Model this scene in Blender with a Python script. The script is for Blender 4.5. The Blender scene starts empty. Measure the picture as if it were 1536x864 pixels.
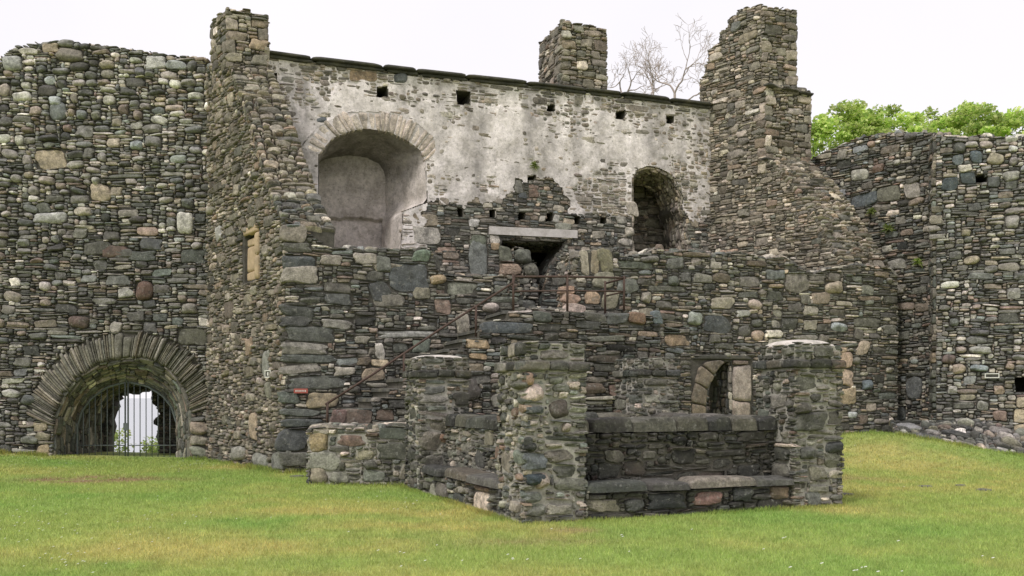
import bpy, math, random
import numpy as np
from mathutils import Vector
from mathutils.geometry import tessellate_polygon

rng = np.random.default_rng(7)
random.seed(7)
scene = bpy.context.scene
COL = scene.collection
F, HX, HY, EYE = 1400.0, 768.0, 596.0, 1.5     # focal length / horizon of the photograph (1536x864)

# ------------------------------------------------------------------ helpers
def lin(c):
    c = np.asarray(c, float) / 255.0
    return np.where(c <= 0.04045, c / 12.92, ((c + 0.055) / 1.055) ** 2.4)

def vnoise(x, y, seed=0):
    xi = np.floor(x).astype(np.int64); yi = np.floor(y).astype(np.int64)
    fx = x - xi; fy = y - yi
    def h(a, b):
        n = (a * 374761393 + b * 668265263 + seed * 974634541) & 0xffffffff
        n = ((n ^ (n >> 13)) * 1274126177) & 0xffffffff
        return ((n ^ (n >> 16)) & 0xffff) / 65535.0
    sx = fx * fx * (3 - 2 * fx); sy = fy * fy * (3 - 2 * fy)
    a = h(xi, yi) * (1 - sx) + h(xi + 1, yi) * sx
    b = h(xi, yi + 1) * (1 - sx) + h(xi + 1, yi + 1) * sx
    return a * (1 - sy) + b * sy

def fbm(x, y, seed=0, oct=4):
    s = 0; a = 0.5; t = 0
    for o in range(oct):
        s = s + a * vnoise(x * 2 ** o + 17.3 * o, y * 2 ** o - 9.1 * o, seed + o); t += a; a *= 0.5
    return s / t

def sstep(a, b, x):
    t = np.clip((x - a) / (b - a), 0, 1)
    return t * t * (3 - 2 * t)

def inpoly(px, py, poly):
    r = np.zeros(px.shape, bool)
    n = len(poly)
    for i in range(n):
        x0, y0 = poly[i]; x1, y1 = poly[(i + 1) % n]
        if y0 == y1: continue
        c = ((y0 > py) != (y1 > py)) & (px < (x1 - x0) * (py - y0) / (y1 - y0) + x0)
        r ^= c
    return r

class MB:
    """collects chunks of faces and links them as ONE mesh object"""
    def __init__(s): s.v = []; s.q = []; s.t = []; s.c = []; s.n = 0
    def add(s, v, quads=None, tris=None, mat=0, col=(1, 1, 1), smooth=True):
        v = np.asarray(v, float).reshape(-1, 3)
        col = np.asarray(col, float)
        if col.ndim == 1: col = np.repeat(col[None], len(v), 0)
        if quads is not None and len(quads): s.q.append((np.asarray(quads, np.int64).reshape(-1, 4) + s.n, mat, smooth))
        if tris is not None and len(tris): s.t.append((np.asarray(tris, np.int64).reshape(-1, 3) + s.n, mat, smooth))
        s.v.append(v); s.c.append(col); s.n += len(v)
    def build(s, name, mats, parent=None, loc=(0, 0, 0)):
        me = bpy.data.meshes.new(name)
        V = np.concatenate(s.v) - np.asarray(loc, float)
        me.vertices.add(len(V)); me.vertices.foreach_set('co', V.astype(np.float32).ravel())
        li = []; ls = []; mi = []; sm = []; pos = 0
        for arrs, k in ((s.q, 4), (s.t, 3)):
            for f, m, smo in arrs:
                li.append(f.ravel()); ls.append(pos + np.arange(len(f)) * k); pos += f.size
                mi.append(np.full(len(f), m)); sm.append(np.full(len(f), smo))
        li = np.concatenate(li); ls = np.concatenate(ls)
        me.loops.add(len(li)); me.loops.foreach_set('vertex_index', li.astype(np.int32))
        me.polygons.add(len(ls)); me.polygons.foreach_set('loop_start', ls.astype(np.int32))
        me.polygons.foreach_set('material_index', np.concatenate(mi).astype(np.int32))
        me.polygons.foreach_set('use_smooth', np.concatenate(sm).astype(bool))
        a = me.color_attributes.new('col', 'FLOAT_COLOR', 'POINT')
        C = np.concatenate(s.c); C = np.concatenate([C, np.ones((len(C), 1))], 1)
        a.data.foreach_set('color', C.astype(np.float32).ravel())
        for m in (mats if isinstance(mats, (list, tuple)) else [mats]): me.materials.append(m)
        me.update(calc_edges=True); me.validate()
        o = bpy.data.objects.new(name, me); COL.objects.link(o)
        if parent is not None: o.parent = parent
        else: o.location = loc
        return o

def tag(o, label=None, cat=None, group=None, kind=None):
    if label: o['label'] = label
    if cat: o['category'] = cat
    if group: o['group'] = group
    if kind: o['kind'] = kind
    return o

def thing(name, loc, label, cat, group=None):
    o = bpy.data.objects.new(name, None); COL.objects.link(o); o.location = loc
    o.empty_display_size = 0.3
    return tag(o, label, cat, group)

class Plane:
    """upright wall plane through two ground points; u along, v up, h out of the face"""
    def __init__(s, p0, p1):
        p0 = np.array(p0, float); p1 = np.array(p1, float)
        d = (p1 - p0) / np.linalg.norm(p1 - p0)
        s.O = np.array([p0[0], p0[1], 0.0]); s.U = np.array([d[0], d[1], 0]); s.N = np.array([d[1], -d[0], 0])
        s.L = np.linalg.norm(p1 - p0)
    def px(s, x, y, off=0.0):
        o = s.O - s.N * off
        d = np.array([(x - HX) / F, 1.0, (HY - y) / F]); c = np.array([0, 0, EYE])
        t = np.dot(o - c, s.N) / np.dot(d, s.N)
        p = c + d * t
        return (float(np.dot(p - o, s.U)), float(p[2]))
    def pl(s, pts, off=0.0): return [s.px(x, y, off) for x, y in pts]
    def map(s, u, v, h):
        u = np.asarray(u, float)[..., None]; v = np.asarray(v, float)[..., None]; h = np.asarray(h, float)[..., None]
        return s.O + s.U * u + np.array([0, 0, 1.0]) * v + s.N * h
    def at(s, u, v, h=0): return s.map(u, v, h)
    def shifted(s, off):
        q = Plane.__new__(Plane); q.O = s.O - s.N * off; q.U = s.U; q.N = s.N; q.L = s.L; return q

class Patch:
    """bilinear four-sided patch, corners 00,10,11,01 (seen from outside: counterclockwise)"""
    def __init__(s, a, b, c, d):
        s.a, s.b, s.c, s.d = [np.asarray(p, float) for p in (a, b, c, d)]
        s.Lu = .5 * (np.linalg.norm(s.b - s.a) + np.linalg.norm(s.c - s.d))
        s.Lv = .5 * (np.linalg.norm(s.d - s.a) + np.linalg.norm(s.c - s.b))
        n = np.cross(s.b - s.a + s.c - s.d, s.d - s.a + s.c - s.b); s.N = n / np.linalg.norm(n)
    def map(s, u, v, h):
        x = np.asarray(u)[..., None] / s.Lu; y = np.asarray(v)[..., None] / s.Lv
        return s.a * (1 - x) * (1 - y) + s.b * x * (1 - y) + s.c * x * y + s.d * (1 - x) * y + s.N * np.asarray(h)[..., None]
    def rect(s, e=0.0): return [(-e, 0), (s.Lu + e, 0), (s.Lu + e, s.Lv), (-e, s.Lv)]

def resample(pts, n):
    p = np.asarray(pts, float); d = np.r_[0, np.cumsum(np.linalg.norm(np.diff(p, axis=0), axis=1))]
    t = np.linspace(0, d[-1], n)
    return np.stack([np.interp(t, d, p[:, k]) for k in range(p.shape[1])], 1)

class Ribbon:
    """surface between two 3-D curves (same parameter): voussoir rings, soffits, reveals"""
    def __init__(s, A, B, inward=None, n=64):
        s.A = resample(A, n); s.B = resample(B, n); s.n = n
        s.Lu = .5 * (np.linalg.norm(np.diff(s.A, axis=0), axis=1).sum() + np.linalg.norm(np.diff(s.B, axis=0), axis=1).sum())
        s.Lv = np.linalg.norm(s.B - s.A, axis=1).mean()
        T = np.gradient(.5 * (s.A + s.B), axis=0); N = np.cross(T, s.B - s.A); N /= np.linalg.norm(N, axis=1)[:, None] + 1e-9
        if inward is not None:
            sg = np.sign(np.sum(N * (np.asarray(inward) - .5 * (s.A + s.B)), 1)); N *= np.where(sg == 0, 1, sg)[:, None]
        s.N = N
    def map(s, u, v, h):
        t = np.clip(np.asarray(u) / s.Lu, 0, 1) * (s.n - 1)
        i = np.minimum(t.astype(int), s.n - 2); f = (t - i)[..., None]
        a = s.A[i] * (1 - f) + s.A[i + 1] * f; b = s.B[i] * (1 - f) + s.B[i + 1] * f; nn = s.N[i] * (1 - f) + s.N[i + 1] * f
        y = (np.asarray(v) / s.Lv)[..., None]
        return a * (1 - y) + b * y + nn * np.asarray(h)[..., None]
    def rect(s): return [(0, 0), (s.Lu, 0), (s.Lu, s.Lv), (0, s.Lv)]
    def sheet(s, mb, mat=0, col=(1, 1, 1), nu=48, nv=10, rough=0.0, seed=1, h0=0.0):
        uu, vv = np.meshgrid(np.linspace(0, s.Lu, nu), np.linspace(0, s.Lv, nv), indexing='ij')
        h = (fbm(uu * 3 + 5, vv * 3, seed) - .5) * 2 * rough + h0
        grid(mb, s.map(uu, vv, h), mat, col)

def grid(mb, P, mat=0, col=(1, 1, 1), mask=None, smooth=True):
    a, b = P.shape[:2]
    idx = np.arange(a * b).reshape(a, b)
    q = np.stack([idx[:-1, :-1], idx[1:, :-1], idx[1:, 1:], idx[:-1, 1:]], -1)
    q = q.reshape(-1, 4) if mask is None else q[mask]
    mb.add(P.reshape(-1, 3), quads=q, mat=mat, col=np.asarray(col).reshape(-1, 3) if np.ndim(col) > 1 else col, smooth=smooth)

def core(mb, plane, outline, holes, d0, d1, mat=0, vec=None, col=(1, 1, 1), skip_back=False):
    """solid slab: outline with holes, front at depth d0, back at depth d1 (or along vec)"""
    loops = [outline] + list(holes)
    pl = [[Vector((u, v, 0)) for u, v in lp] for lp in loops]
    tris = tessellate_polygon(pl)
    flat = [p for lp in loops for p in lp]; u = np.array([p[0] for p in flat]); v = np.array([p[1] for p in flat])
    f = plane.map(u, v, np.full(len(u), -d0))
    b = plane.map(u, v, np.full(len(u), -d1)) if vec is None else f + np.asarray(vec)
    n = len(u); T = np.array(tris)
    mb.add(np.concatenate([f, b]), tris=np.concatenate([T, T[:, ::-1] + n]), mat=mat, col=col, smooth=False)
    k = 0
    for lp in loops:
        m = len(lp); i = np.arange(m); j = (i + 1) % m
        P = np.concatenate([f[k:k + m], b[k:k + m]])
        mb.add(P, quads=np.stack([i, j, j + m, i + m], 1), mat=mat, col=col, smooth=False); k += m

def box(mb, mapf, u0, u1, v0, v1, h0, h1, mat=0, col=(1, 1, 1), rough=0.0, seg=6, bev=0.012):
    """worn block in a surface's own u,v,h space: chamfered and slightly uneven"""
    stones(mb, mapf, np.array([[u0, u1, v0, v1]]), n=np.array([14.]), p=np.array([h1 - h0]), q=np.array([16.]), b=np.array([h0]),
           col=np.array([col]), mat=mat, A=32, R=(.4, .75, .93, .985, 1), back=0.0, wob=rough, fac=rough * 2)

def sbox(mb, mapf, u0, u1, v0, v1, h0, h1, mat=0, col=(1, 1, 1), bev=.003):
    """sharp-edged sawn or cast block with a small chamfer"""
    U = np.array([u0, u1, u1, u0, u0, u1, u1, u0, u0 + bev, u1 - bev, u1 - bev, u0 + bev]); V = np.array([v0, v0, v1, v1, v0, v0, v1, v1, v0 + bev, v0 + bev, v1 - bev, v1 - bev])
    H = np.array([h0] * 4 + [h1 - bev] * 4 + [h1] * 4)
    q = [(3, 2, 1, 0), (8, 9, 10, 11)] + [(i + o, (i + 1) % 4 + o, (i + 1) % 4 + o + 4, i + o + 4) for o in (0, 4) for i in range(4)]
    mb.add(mapf(U, V, H), quads=q, mat=mat, col=col, smooth=False)

# --------------------------------------------------------------- stone maker
def stones(mb, mapf, rects, n, p, q, b, col, mat=0, A=16, R=(.35, .62, .82, .94, 1.0), back=0.07, wob=0.05, fac=0.6, skew=0.10, rot=0.0, flat=False):
    K = len(rects)
    if K == 0: return
    r = rects; uc = .5 * (r[:, 0] + r[:, 1]); vc = .5 * (r[:, 2] + r[:, 3]); hu = .5 * (r[:, 1] - r[:, 0]); hv = .5 * (r[:, 3] - r[:, 2])
    th = 2 * np.pi * np.arange(A) / A; C = np.cos(th); S = np.sin(th)
    nn = n[:, None]
    Rs = (np.abs(C)[None] ** nn + np.abs(S)[None] ** nn) ** (-1 / nn)
    on = np.ones((K, A))
    for m in (2, 3, 4, 5):
        on += rng.uniform(-wob, wob, (K, 1)) * np.cos(m * th[None] + rng.uniform(0, 6.28, (K, 1)))
    on += rng.uniform(-wob, wob, (K, A)) * .5
    R = np.array(R); NR = len(R)
    rad = R[None, :, None]
    X = rad * (Rs * on * C)[:, None, :]; Y = rad * (Rs * on * S)[:, None, :]
    X = np.clip(X, -1.08, 1.08); Y = np.clip(Y, -1.08, 1.08)
    H = np.broadcast_to((1 - rad ** q[:, None, None]) ** .5, X.shape).copy()
    if fac > 0:
        H += rng.normal(0, .05 * min(fac, 1), X.shape) * (rad < 1)
        for _ in range(3):
            al = rng.uniform(0, 6.28, (K, 1, 1)); t = rng.uniform(-.3, .6, (K, 1, 1)); sl = rng.uniform(.1, .9, (K, 1, 1)) * fac
            H = np.minimum(H, 1 - sl * np.maximum(0, X * np.cos(al) + Y * np.sin(al) - t))
        H = np.maximum(H, 0.0)
    X2 = X + skew * rng.uniform(-1, 1, (K, 1, 1)) * Y * np.minimum(1, (hv / hu))[:, None, None] + .06 * rng.uniform(-1, 1, (K, 1, 1)) * X * Y
    Y2 = Y + .12 * rng.uniform(-1, 1, (K, 1, 1)) * X * np.minimum(1, (hu / hv))[:, None, None] * .5 + .12 * rng.uniform(-1, 1, (K, 1, 1)) * X * Y
    Hh = H * p[:, None, None] + b[:, None, None]
    X3 = np.concatenate([X2, X2[:, -1:]], 1); Y3 = np.concatenate([Y2, Y2[:, -1:]], 1)
    H3 = np.concatenate([Hh, np.broadcast_to((b if back == 0.0 else b * 0)[:, None, None] - back, Hh[:, -1:].shape)], 1)
    NR1 = NR + 1
    ph = (rng.normal(0, 1, K) * rot)[:, None]; lu = hu[:, None] * X3.reshape(K, -1); lv = hv[:, None] * Y3.reshape(K, -1)
    u = uc[:, None] + lu * np.cos(ph) - lv * np.sin(ph); v = vc[:, None] + lv * np.cos(ph) + lu * np.sin(ph); h = H3.reshape(K, -1)
    cu = uc[:, None]; cv = vc[:, None]; ch = (Hh[:, 0].mean(1))[:, None]
    P = mapf(np.concatenate([cu, u], 1), np.concatenate([cv, v], 1), np.concatenate([ch, h], 1))
    nv = 1 + NR1 * A
    i = np.arange(A); j = (i + 1) % A
    tri = np.stack([np.zeros(A, int), 1 + i, 1 + j], 1)
    qd = np.concatenate([np.stack([1 + k * A + i, 1 + (k + 1) * A + i, 1 + (k + 1) * A + j, 1 + k * A + j], 1) for k in range(NR1 - 1)])
    offs = (np.arange(K) * nv)[:, None, None]
    cc = np.repeat(col[:, None, :], nv, 1).reshape(-1, 3)
    mb.add(P.reshape(-1, 3), quads=(qd[None] + offs).reshape(-1, 4), tris=(tri[None] + offs).reshape(-1, 3), mat=mat, col=cc, smooth=not flat)

#        wmin wmax hmin hmax   n    p    q
CLS = {
    'boulder': (.20, .46, .12, .25, 3.1, .10, 2.6),
    'cobble':  (.13, .27, .07, .14, 3.1, .065, 2.8),
    'block':   (.26, .56, .14, .26, 6.0, .05, 7.0),
    'bigblk':  (.40, .80, .18, .32, 6.0, .05, 8.0),
    'bar':     (.40, .95, .09, .17, 5.0, .05, 6.0),
    'slate':   (.16, .62, .035, .10, 5.5, .045, 5.0),
    'chip':    (.06, .18, .04, .085, 4.0, .035, 3.5),
    'small':   (.10, .24, .06, .11, 4.5, .045, 4.0),
}
PAL = {   # albedo colours of single stones (sRGB) with weights
    'mix':   [(20, (92, 92, 86)), (16, (112, 110, 102)), (10, (132, 128, 118)), (12, (78, 80, 78)), (8, (96, 104, 98)), (7, (118, 104, 88)),
              (5, (150, 142, 128)), (6, (102, 112, 116)), (4, (170, 162, 150)), (3, (128, 104, 92)), (3, (168, 148, 118)), (2, (196, 186, 174)), (4, (64, 66, 66))],
    'cob':   [(14, (104, 106, 106)), (12, (128, 128, 124)), (12, (150, 148, 142)), (8, (88, 92, 94)), (6, (120, 130, 132)), (8, (150, 136, 120)),
              (6, (176, 170, 162)), (3, (200, 192, 184)), (4, (136, 114, 102)), (3, (160, 148, 124)), (6, (78, 80, 80))],
    'slate': [(20, (84, 86, 80)), (16, (102, 100, 90)), (10, (74, 78, 76)), (10, (118, 112, 98)), (8, (90, 98, 90)), (6, (112, 96, 80)), (5, (140, 130, 114)), (3, (158, 148, 132)), (3, (98, 82, 74))],
    'tan':   [(16, (128, 120, 104)), (14, (146, 134, 114)), (10, (108, 104, 94)), (8, (160, 148, 128)), (8, (118, 108, 92)), (5, (174, 160, 140)), (4, (148, 122, 96)), (6, (92, 92, 84)), (2, (186, 176, 164))],
    'dark':  [(20, (58, 59, 56)), (16, (70, 70, 65)), (10, (48, 49, 48)), (8, (84, 82, 74)), (6, (78, 74, 64)), (4, (66, 72, 70)), (3, (104, 100, 90)), (2, (92, 74, 62))],
    'pale':  [(10, (176, 166, 154)), (8, (160, 150, 138)), (6, (190, 180, 170)), (6, (140, 132, 120)), (4, (168, 152, 130)), (3, (118, 114, 106))],
    'well':  [(16, (98, 98, 88)), (12, (116, 114, 102)), (10, (82, 84, 78)), (8, (132, 128, 114)), (5, (96, 104, 98)), (4, (150, 142, 126)), (3, (120, 98, 80)), (4, (70, 72, 70)), (2, (172, 158, 142))],
}
CHROMA = {'mix': .55, 'cob': .5, 'slate': .58, 'tan': .52, 'dark': .6, 'pale': .75, 'well': .6}
GAIN = {'mix': 1.42, 'cob': 1.32, 'slate': 1.45, 'tan': 1.32, 'dark': 1.15, 'pale': 1.15, 'well': 1.35}
def grey(c, k):
    g = c.mean(-1, keepdims=True); return g + (c - g) * k
def pick(pal, K):
    P = PAL[pal]; w = np.array([a for a, _ in P], float); c = np.array([lin(b) for _, b in P])
    k = rng.choice(len(P), K, p=w / w.sum())
    return grey(c[k], CHROMA[pal]) * GAIN[pal] * np.exp(np.clip(rng.normal(-.03, .27, (K, 1)), -.7, .5)) * rng.uniform(.96, 1.04, (K, 3)) * np.array([1.045, 1.0, .945])

DR = {'boulder': 1, 'cobble': 1, 'block': -1, 'bigblk': -1, 'bar': -1, 'slate': -1, 'chip': 0, 'small': 1}
def masonry(mb, surf, poly, style, excl=(), feats=(), cell=(.045, .028), mat=0, tone=None, base=None):
    """fill a polygon on a surface with individually shaped stones"""
    poly = list(poly); du, dv = cell
    us = [p[0] for p in poly]; vs = [p[1] for p in poly]; u0, u1, v0, v1 = min(us), max(us), min(vs), max(vs)
    nu = max(2, int((u1 - u0) / du)); nv = max(2, int((v1 - v0) / dv)); du = (u1 - u0) / nu; dv = (v1 - v0) / nv
    gu, gv = np.meshgrid(u0 + (np.arange(nu) + .5) * du, v0 + (np.arange(nv) + .5) * dv, indexing='ij')
    occ = ~inpoly(gu, gv, poly)
    for e in excl: occ |= inpoly(gu, gv, e)
    out = []   # u0,u1,v0,v1,cls,palette
    fcol = []
    for (fu0, fu1, fv0, fv1, c, cls) in feats:
        i0 = int(round((fu0 - u0) / du)); i1 = int(round((fu1 - u0) / du)); j0 = int(round((fv0 - v0) / dv)); j1 = int(round((fv1 - v0) / dv))
        i0, j0 = max(i0, 0), max(j0, 0); i1, j1 = min(max(i1, i0 + 1), nu), min(max(j1, j0 + 1), nv)
        if i1 <= i0 or j1 <= j0: continue
        occ[i0:i1, j0:j1] = True; out.append((fu0, fu1, fv0, fv1, cls, None)); fcol.append(grey(lin(c), .68) * rng.uniform(1.0, 1.15))
    zone0 = style.get('zone'); sd_ = int(rng.integers(0, 9999))
    def zone(c, u, v):
        k = float(sstep(.36, .64, fbm(np.array(u * .75 + sd_), np.array(v * .95), sd_, 3))); d = DR[c]
        k = (.18 + .82 * k) if d > 0 else ((1.0 - .82 * k) if d < 0 else 1.0)
        return k * (zone0(c, u, v) if zone0 else 1.0)
    def size(c):
        a = CLS[c]; k = style.get('scale', 1.0)
        w = (a[0] + (a[1] - a[0]) * rng.random() ** 1.3) * k; h = (a[2] + (a[3] - a[2]) * rng.random() ** 1.2) * k
        return max(1, int(round(w / du))), max(1, int(round(h / dv)))
    total = (~occ).sum()
    if style.get('quoin'):
        for side in style['quoin']:
            j = 0; lng = False
            while j < nv - 3:
                h = int(rng.uniform(.12, .30) / dv); w = int((rng.uniform(.34, .5) if lng else rng.uniform(.18, .3)) / du); lng = not lng
                if rng.random() < .8:
                    # find the boundary of the free region on this row
                    row = np.where(~occ[:, min(j + h // 2, nv - 1)])[0]
                    if len(row):
                        i0 = row[0] if side == 'l' else row[-1] - w + 1
                        i0 = max(0, i0); i1 = min(nu, i0 + w); jj = min(nv, j + h)
                        if not occ[i0:i1, j:jj].any() and i1 > i0 and jj > j:
                            occ[i0:i1, j:jj] = True; out.append((u0 + i0 * du, u0 + i1 * du, v0 + j * dv, v0 + jj * dv, 'block', style.get('qpal', style['pal'])))
                j += h
    for c, frac in style.get('big', ()):
        area = 0; tries = 0
        while area < frac * total and tries < 6000:
            tries += 1
            i = rng.integers(0, nu); j = rng.integers(0, nv)
            if zone and rng.random() > zone(c, u0 + i * du, v0 + j * dv): 
                area += 1.0 * 4; continue
            w, h = size(c)
            if i + w > nu or j + h > nv or occ[i:i + w, j:j + h].any(): continue
            occ[i:i + w, j:j + h] = True; area += w * h
            out.append((u0 + i * du, u0 + (i + w) * du, v0 + j * dv, v0 + (j + h) * dv, c, style['pal']))
    fc = [c for c, _ in style['fill']]; fw = np.array([w for _, w in style['fill']], float); fw /= fw.sum(); fz = np.cumsum(fw)
    for j in range(nv):
        i = 0
        col = occ[:, j]
        while i < nu:
            if col[i]: i += 1; continue
            run = i
            while run < nu and not col[run] and run - i < 40: run += 1
            run -= i
            c = fc[int(np.searchsorted(fz, rng.random()))]
            if zone:
                t = 0
                while rng.random() > zone(c, u0 + i * du, v0 + j * dv) and t < 5:
                    c = fc[int(np.searchsorted(fz, rng.random()))]; t += 1
            w, h = size(c)
            if run - w <= 2: w = run
            w = min(w, run); h = min(h, nv - j)
            while h > 1 and occ[i:i + w, j:j + h].any(): h -= 1
            if w * du > 1.2 * .6 and h > 3: w = int(w * .6)
            occ[i:i + w, j:j + h] = True
            col = occ[:, j]
            out.append((u0 + i * du, u0 + (i + w) * du, v0 + j * dv, v0 + (j + h) * dv, c, style['pal']))
            i += w
    K = len(out)
    R = np.array([o[:4] for o in out]); R += rng.normal(0, .008, R.shape)
    gap = style.get('gap', .006) * rng.uniform(.2, 1.5, K)
    R[:, 0] += gap; R[:, 1] -= gap; R[:, 2] += gap * .75; R[:, 3] -= gap * .75
    R[:, 1] = np.maximum(R[:, 1], R[:, 0] + .03); R[:, 3] = np.maximum(R[:, 3], R[:, 2] + .018)
    cl = [o[4] for o in out]
    n = np.array([CLS[c][4] for c in cl]) * rng.uniform(.75, 1.25, K); q = np.array([CLS[c][6] for c in cl]) * rng.uniform(.7, 1.3, K)
    p = np.array([CLS[c][5] for c in cl]) * rng.uniform(.6, 1.4, K) * style.get('prot', 1.0)
    b = rng.uniform(.0, .035, K) + style.get('base', .02) if base is None else base + rng.uniform(0, .02, K)
    colr = np.zeros((K, 3)); nf = len(fcol)
    if nf: colr[:nf] = np.array(fcol)
    if K > nf:
        pals = [o[5] for o in out[nf:]]
        for pn in set(pals):
            m = np.array([a == pn for a in pals]); colr[nf:][m] = pick(pn, m.sum())
        if tone is not None:
            uc = .5 * (R[nf:, 0] + R[nf:, 1]); vc = .5 * (R[nf:, 2] + R[nf:, 3])
            colr[nf:] = tone(uc, vc, colr[nf:])
    ar = (R[:, 1] - R[:, 0]) * (R[:, 3] - R[:, 2])
    rnd = np.array([CLS[c][4] < 3.5 for c in cl]); wob = style.get('wob', .05); fac = style.get('fac', .9)
    for m, A_, R_ in ((ar > .03, 24, (.3, .55, .75, .89, .97, 1.0)), ((ar <= .03) & (ar > .008), 16, (.45, .75, .93, 1.0)), (ar <= .008, 16, (.6, .9, 1.0))):
        for rd in (True, False):
            k = m & (rnd == rd)
            if k.any(): stones(mb, surf.map, R[k], n[k], p[k], q[k], b[k], colr[k], mat, A_, R_, wob=wob * (1.0 if rd else 1.3), fac=fac, back=style.get('back', .07), skew=.12 if rd else .28, rot=.10 if rd else .05, flat=not rd)

def fpx(plane, lst, off=0.0):
    """stones one can pick out in the photograph: (centre x, y, width, height, colour, class)"""
    r = []
    for (x, y, w, h, c, k) in lst:
        a = plane.px(x - w / 2, y + h / 2, off); b = plane.px(x + w / 2, y - h / 2, off)
        r.append((min(a[0], b[0]), max(a[0], b[0]), a[1], b[1], c, k))
    return r

def tube(mb, pts, r, mat=0, col=(1, 1, 1), sides=8, cap=True):
    pts = np.asarray(pts, float); n = len(pts); r = np.broadcast_to(np.asarray(r, float), (n,))
    T = np.gradient(pts, axis=0); T /= np.linalg.norm(T, axis=1)[:, None]
    ref = np.array([0, 0, 1.0]) if abs(T[0, 2]) < .9 else np.array([1.0, 0, 0])
    a = np.cross(T, ref); a /= np.linalg.norm(a, axis=1)[:, None] + 1e-9; b = np.cross(T, a)
    th = np.arange(sides) * 2 * np.pi / sides
    P = pts[:, None] + r[:, None, None] * (a[:, None] * np.cos(th)[None, :, None] + b[:, None] * np.sin(th)[None, :, None])
    idx = np.arange(n * sides).reshape(n, sides); k = np.roll(idx, -1, 1)
    q = np.stack([idx[:-1], idx[1:], k[1:], k[:-1]], -1).reshape(-1, 4)
    V = P.reshape(-1, 3); tr = []
    if cap:
        V = np.concatenate([V, pts[:1], pts[-1:]]); m = n * sides
        for i in range(sides):
            j = (i + 1) % sides; tr += [(m, i, j), (m + 1, idx[-1, j], idx[-1, i])]
    mb.add(V, quads=q, tris=tr if tr else None, mat=mat, col=col)

# ---------------------------------------------------------------- materials
def nodes_of(name):
    m = bpy.data.materials.new(name); m.use_nodes = True
    nt = m.node_tree; b = nt.nodes['Principled BSDF']; b.inputs['Specular IOR Level'].default_value = .25
    return m, nt, b
def N(nt, t, **k):
    n = nt.nodes.new(t)
    for a, v in k.items(): setattr(n, a, v)
    return n
def noise(nt, vec, scale, detail=4, rough=.6):
    n = N(nt, 'ShaderNodeTexNoise'); n.inputs['Scale'].default_value = scale; n.inputs['Detail'].default_value = detail; n.inputs['Roughness'].default_value = rough
    nt.links.new(vec, n.inputs['Vector']); return n.outputs['Fac']
def ramp(nt, fac, stops):
    r = N(nt, 'ShaderNodeValToRGB'); e = r.color_ramp.elements
    while len(e) < len(stops): e.new(.5)
    for k, (p, c) in enumerate(stops):
        e[k].position = p; e[k].color = (c, c, c, 1) if not isinstance(c, tuple) else (*c, 1)
    nt.links.new(fac, r.inputs['Fac']); return r.outputs['Color']
def mix(nt, fac, a, b, mode='MIX'):
    m = N(nt, 'ShaderNodeMix', data_type='RGBA', blend_type=mode)
    for s, v in ((0, fac), (6, a), (7, b)):
        if isinstance(v, (int, float)): m.inputs[s].default_value = v
        elif isinstance(v, tuple): m.inputs[s].default_value = (*v, 1)
        else: nt.links.new(v, m.inputs[s])
    return m.outputs[2]
def bump(nt, h, strength, dist):
    b = N(nt, 'ShaderNodeBump'); b.inputs['Strength'].default_value = strength; b.inputs['Distance'].default_value = dist
    nt.links.new(h, b.inputs['Height']); return b.outputs['Normal']

def stone_mat(name, spots=.5, moss=.35, bmp=.9):
    m, nt, b = nodes_of(name); L = nt.links
    at = N(nt, 'ShaderNodeAttribute', attribute_name='col'); tc = N(nt, 'ShaderNodeTexCoord').outputs['Object']
    n1 = noise(nt, tc, 8, 8, .7); n2 = noise(nt, tc, 34, 5, .7); n3 = noise(nt, tc, 1.3, 5, .65); n4 = noise(nt, tc, 75, 3); n5 = noise(nt, tc, 4.5, 6, .7)
    c = mix(nt, 1.0, at.outputs['Color'], ramp(nt, n1, [(.28, .48), (.5, 1.0), (.72, 1.6)]), 'MULTIPLY')
    c = mix(nt, 1.0, c, ramp(nt, n2, [(.3, .6), (.7, 1.4)]), 'MULTIPLY')
    c = mix(nt, ramp(nt, n3, [(.42, .0), (.72, .30)]), c, (.165, .158, .142))                       # weathering film
    c = mix(nt, ramp(nt, n5, [(.50, 0.0), (.68, .62)]), c, (.045, .045, .042))                      # dark algae
    c = mix(nt, ramp(nt, noise(nt, tc, 13, 6, .75), [(.56, 0.0), (.66, spots)]), c, (.40, .39, .355))   # pale lichen
    mo = mix(nt, 1.0, ramp(nt, noise(nt, tc, 2.6, 4), [(.52, 0.0), (.72, moss)]), ramp(nt, n1, [(.4, .2), (.6, 1.0)]), 'MULTIPLY')
    c = mix(nt, mo, c, (.10, .105, .06))
    L.new(c, b.inputs['Base Color']); b.inputs['Roughness'].default_value = .92
    h = mix(nt, .35, n1, n4); L.new(bump(nt, h, bmp, .04), b.inputs['Normal'])
    return m
def plain_mat(name, rgb, var=.35, scale=6, rough=.9, bmp=.5, dist=.02, stain=None, metal=0.0):
    m, nt, b = nodes_of(name); L = nt.links; tc = N(nt, 'ShaderNodeTexCoord').outputs['Object']
    n1 = noise(nt, tc, scale, 6, .65); n2 = noise(nt, tc, scale * 6, 4)
    c = mix(nt, 1.0, (*rgb,), ramp(nt, n1, [(.25, 1 - var), (.75, 1 + var)]), 'MULTIPLY')
    c = mix(nt, 1.0, c, ramp(nt, n2, [(.3, 1 - var * .6), (.7, 1 + var * .6)]), 'MULTIPLY')
    if stain is not None: c = mix(nt, ramp(nt, noise(nt, tc, scale * .45, 5, .7), [(.48, 0.0), (.66, .8)]), c, stain)
    L.new(c, b.inputs['Base Color']); b.inputs['Roughness'].default_value = rough; b.inputs['Metallic'].default_value = metal
    L.new(bump(nt, mix(nt, .4, n1, n2), bmp, dist), b.inputs['Normal'])
    return m
M_STONE = stone_mat('rubble_stone')
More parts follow.
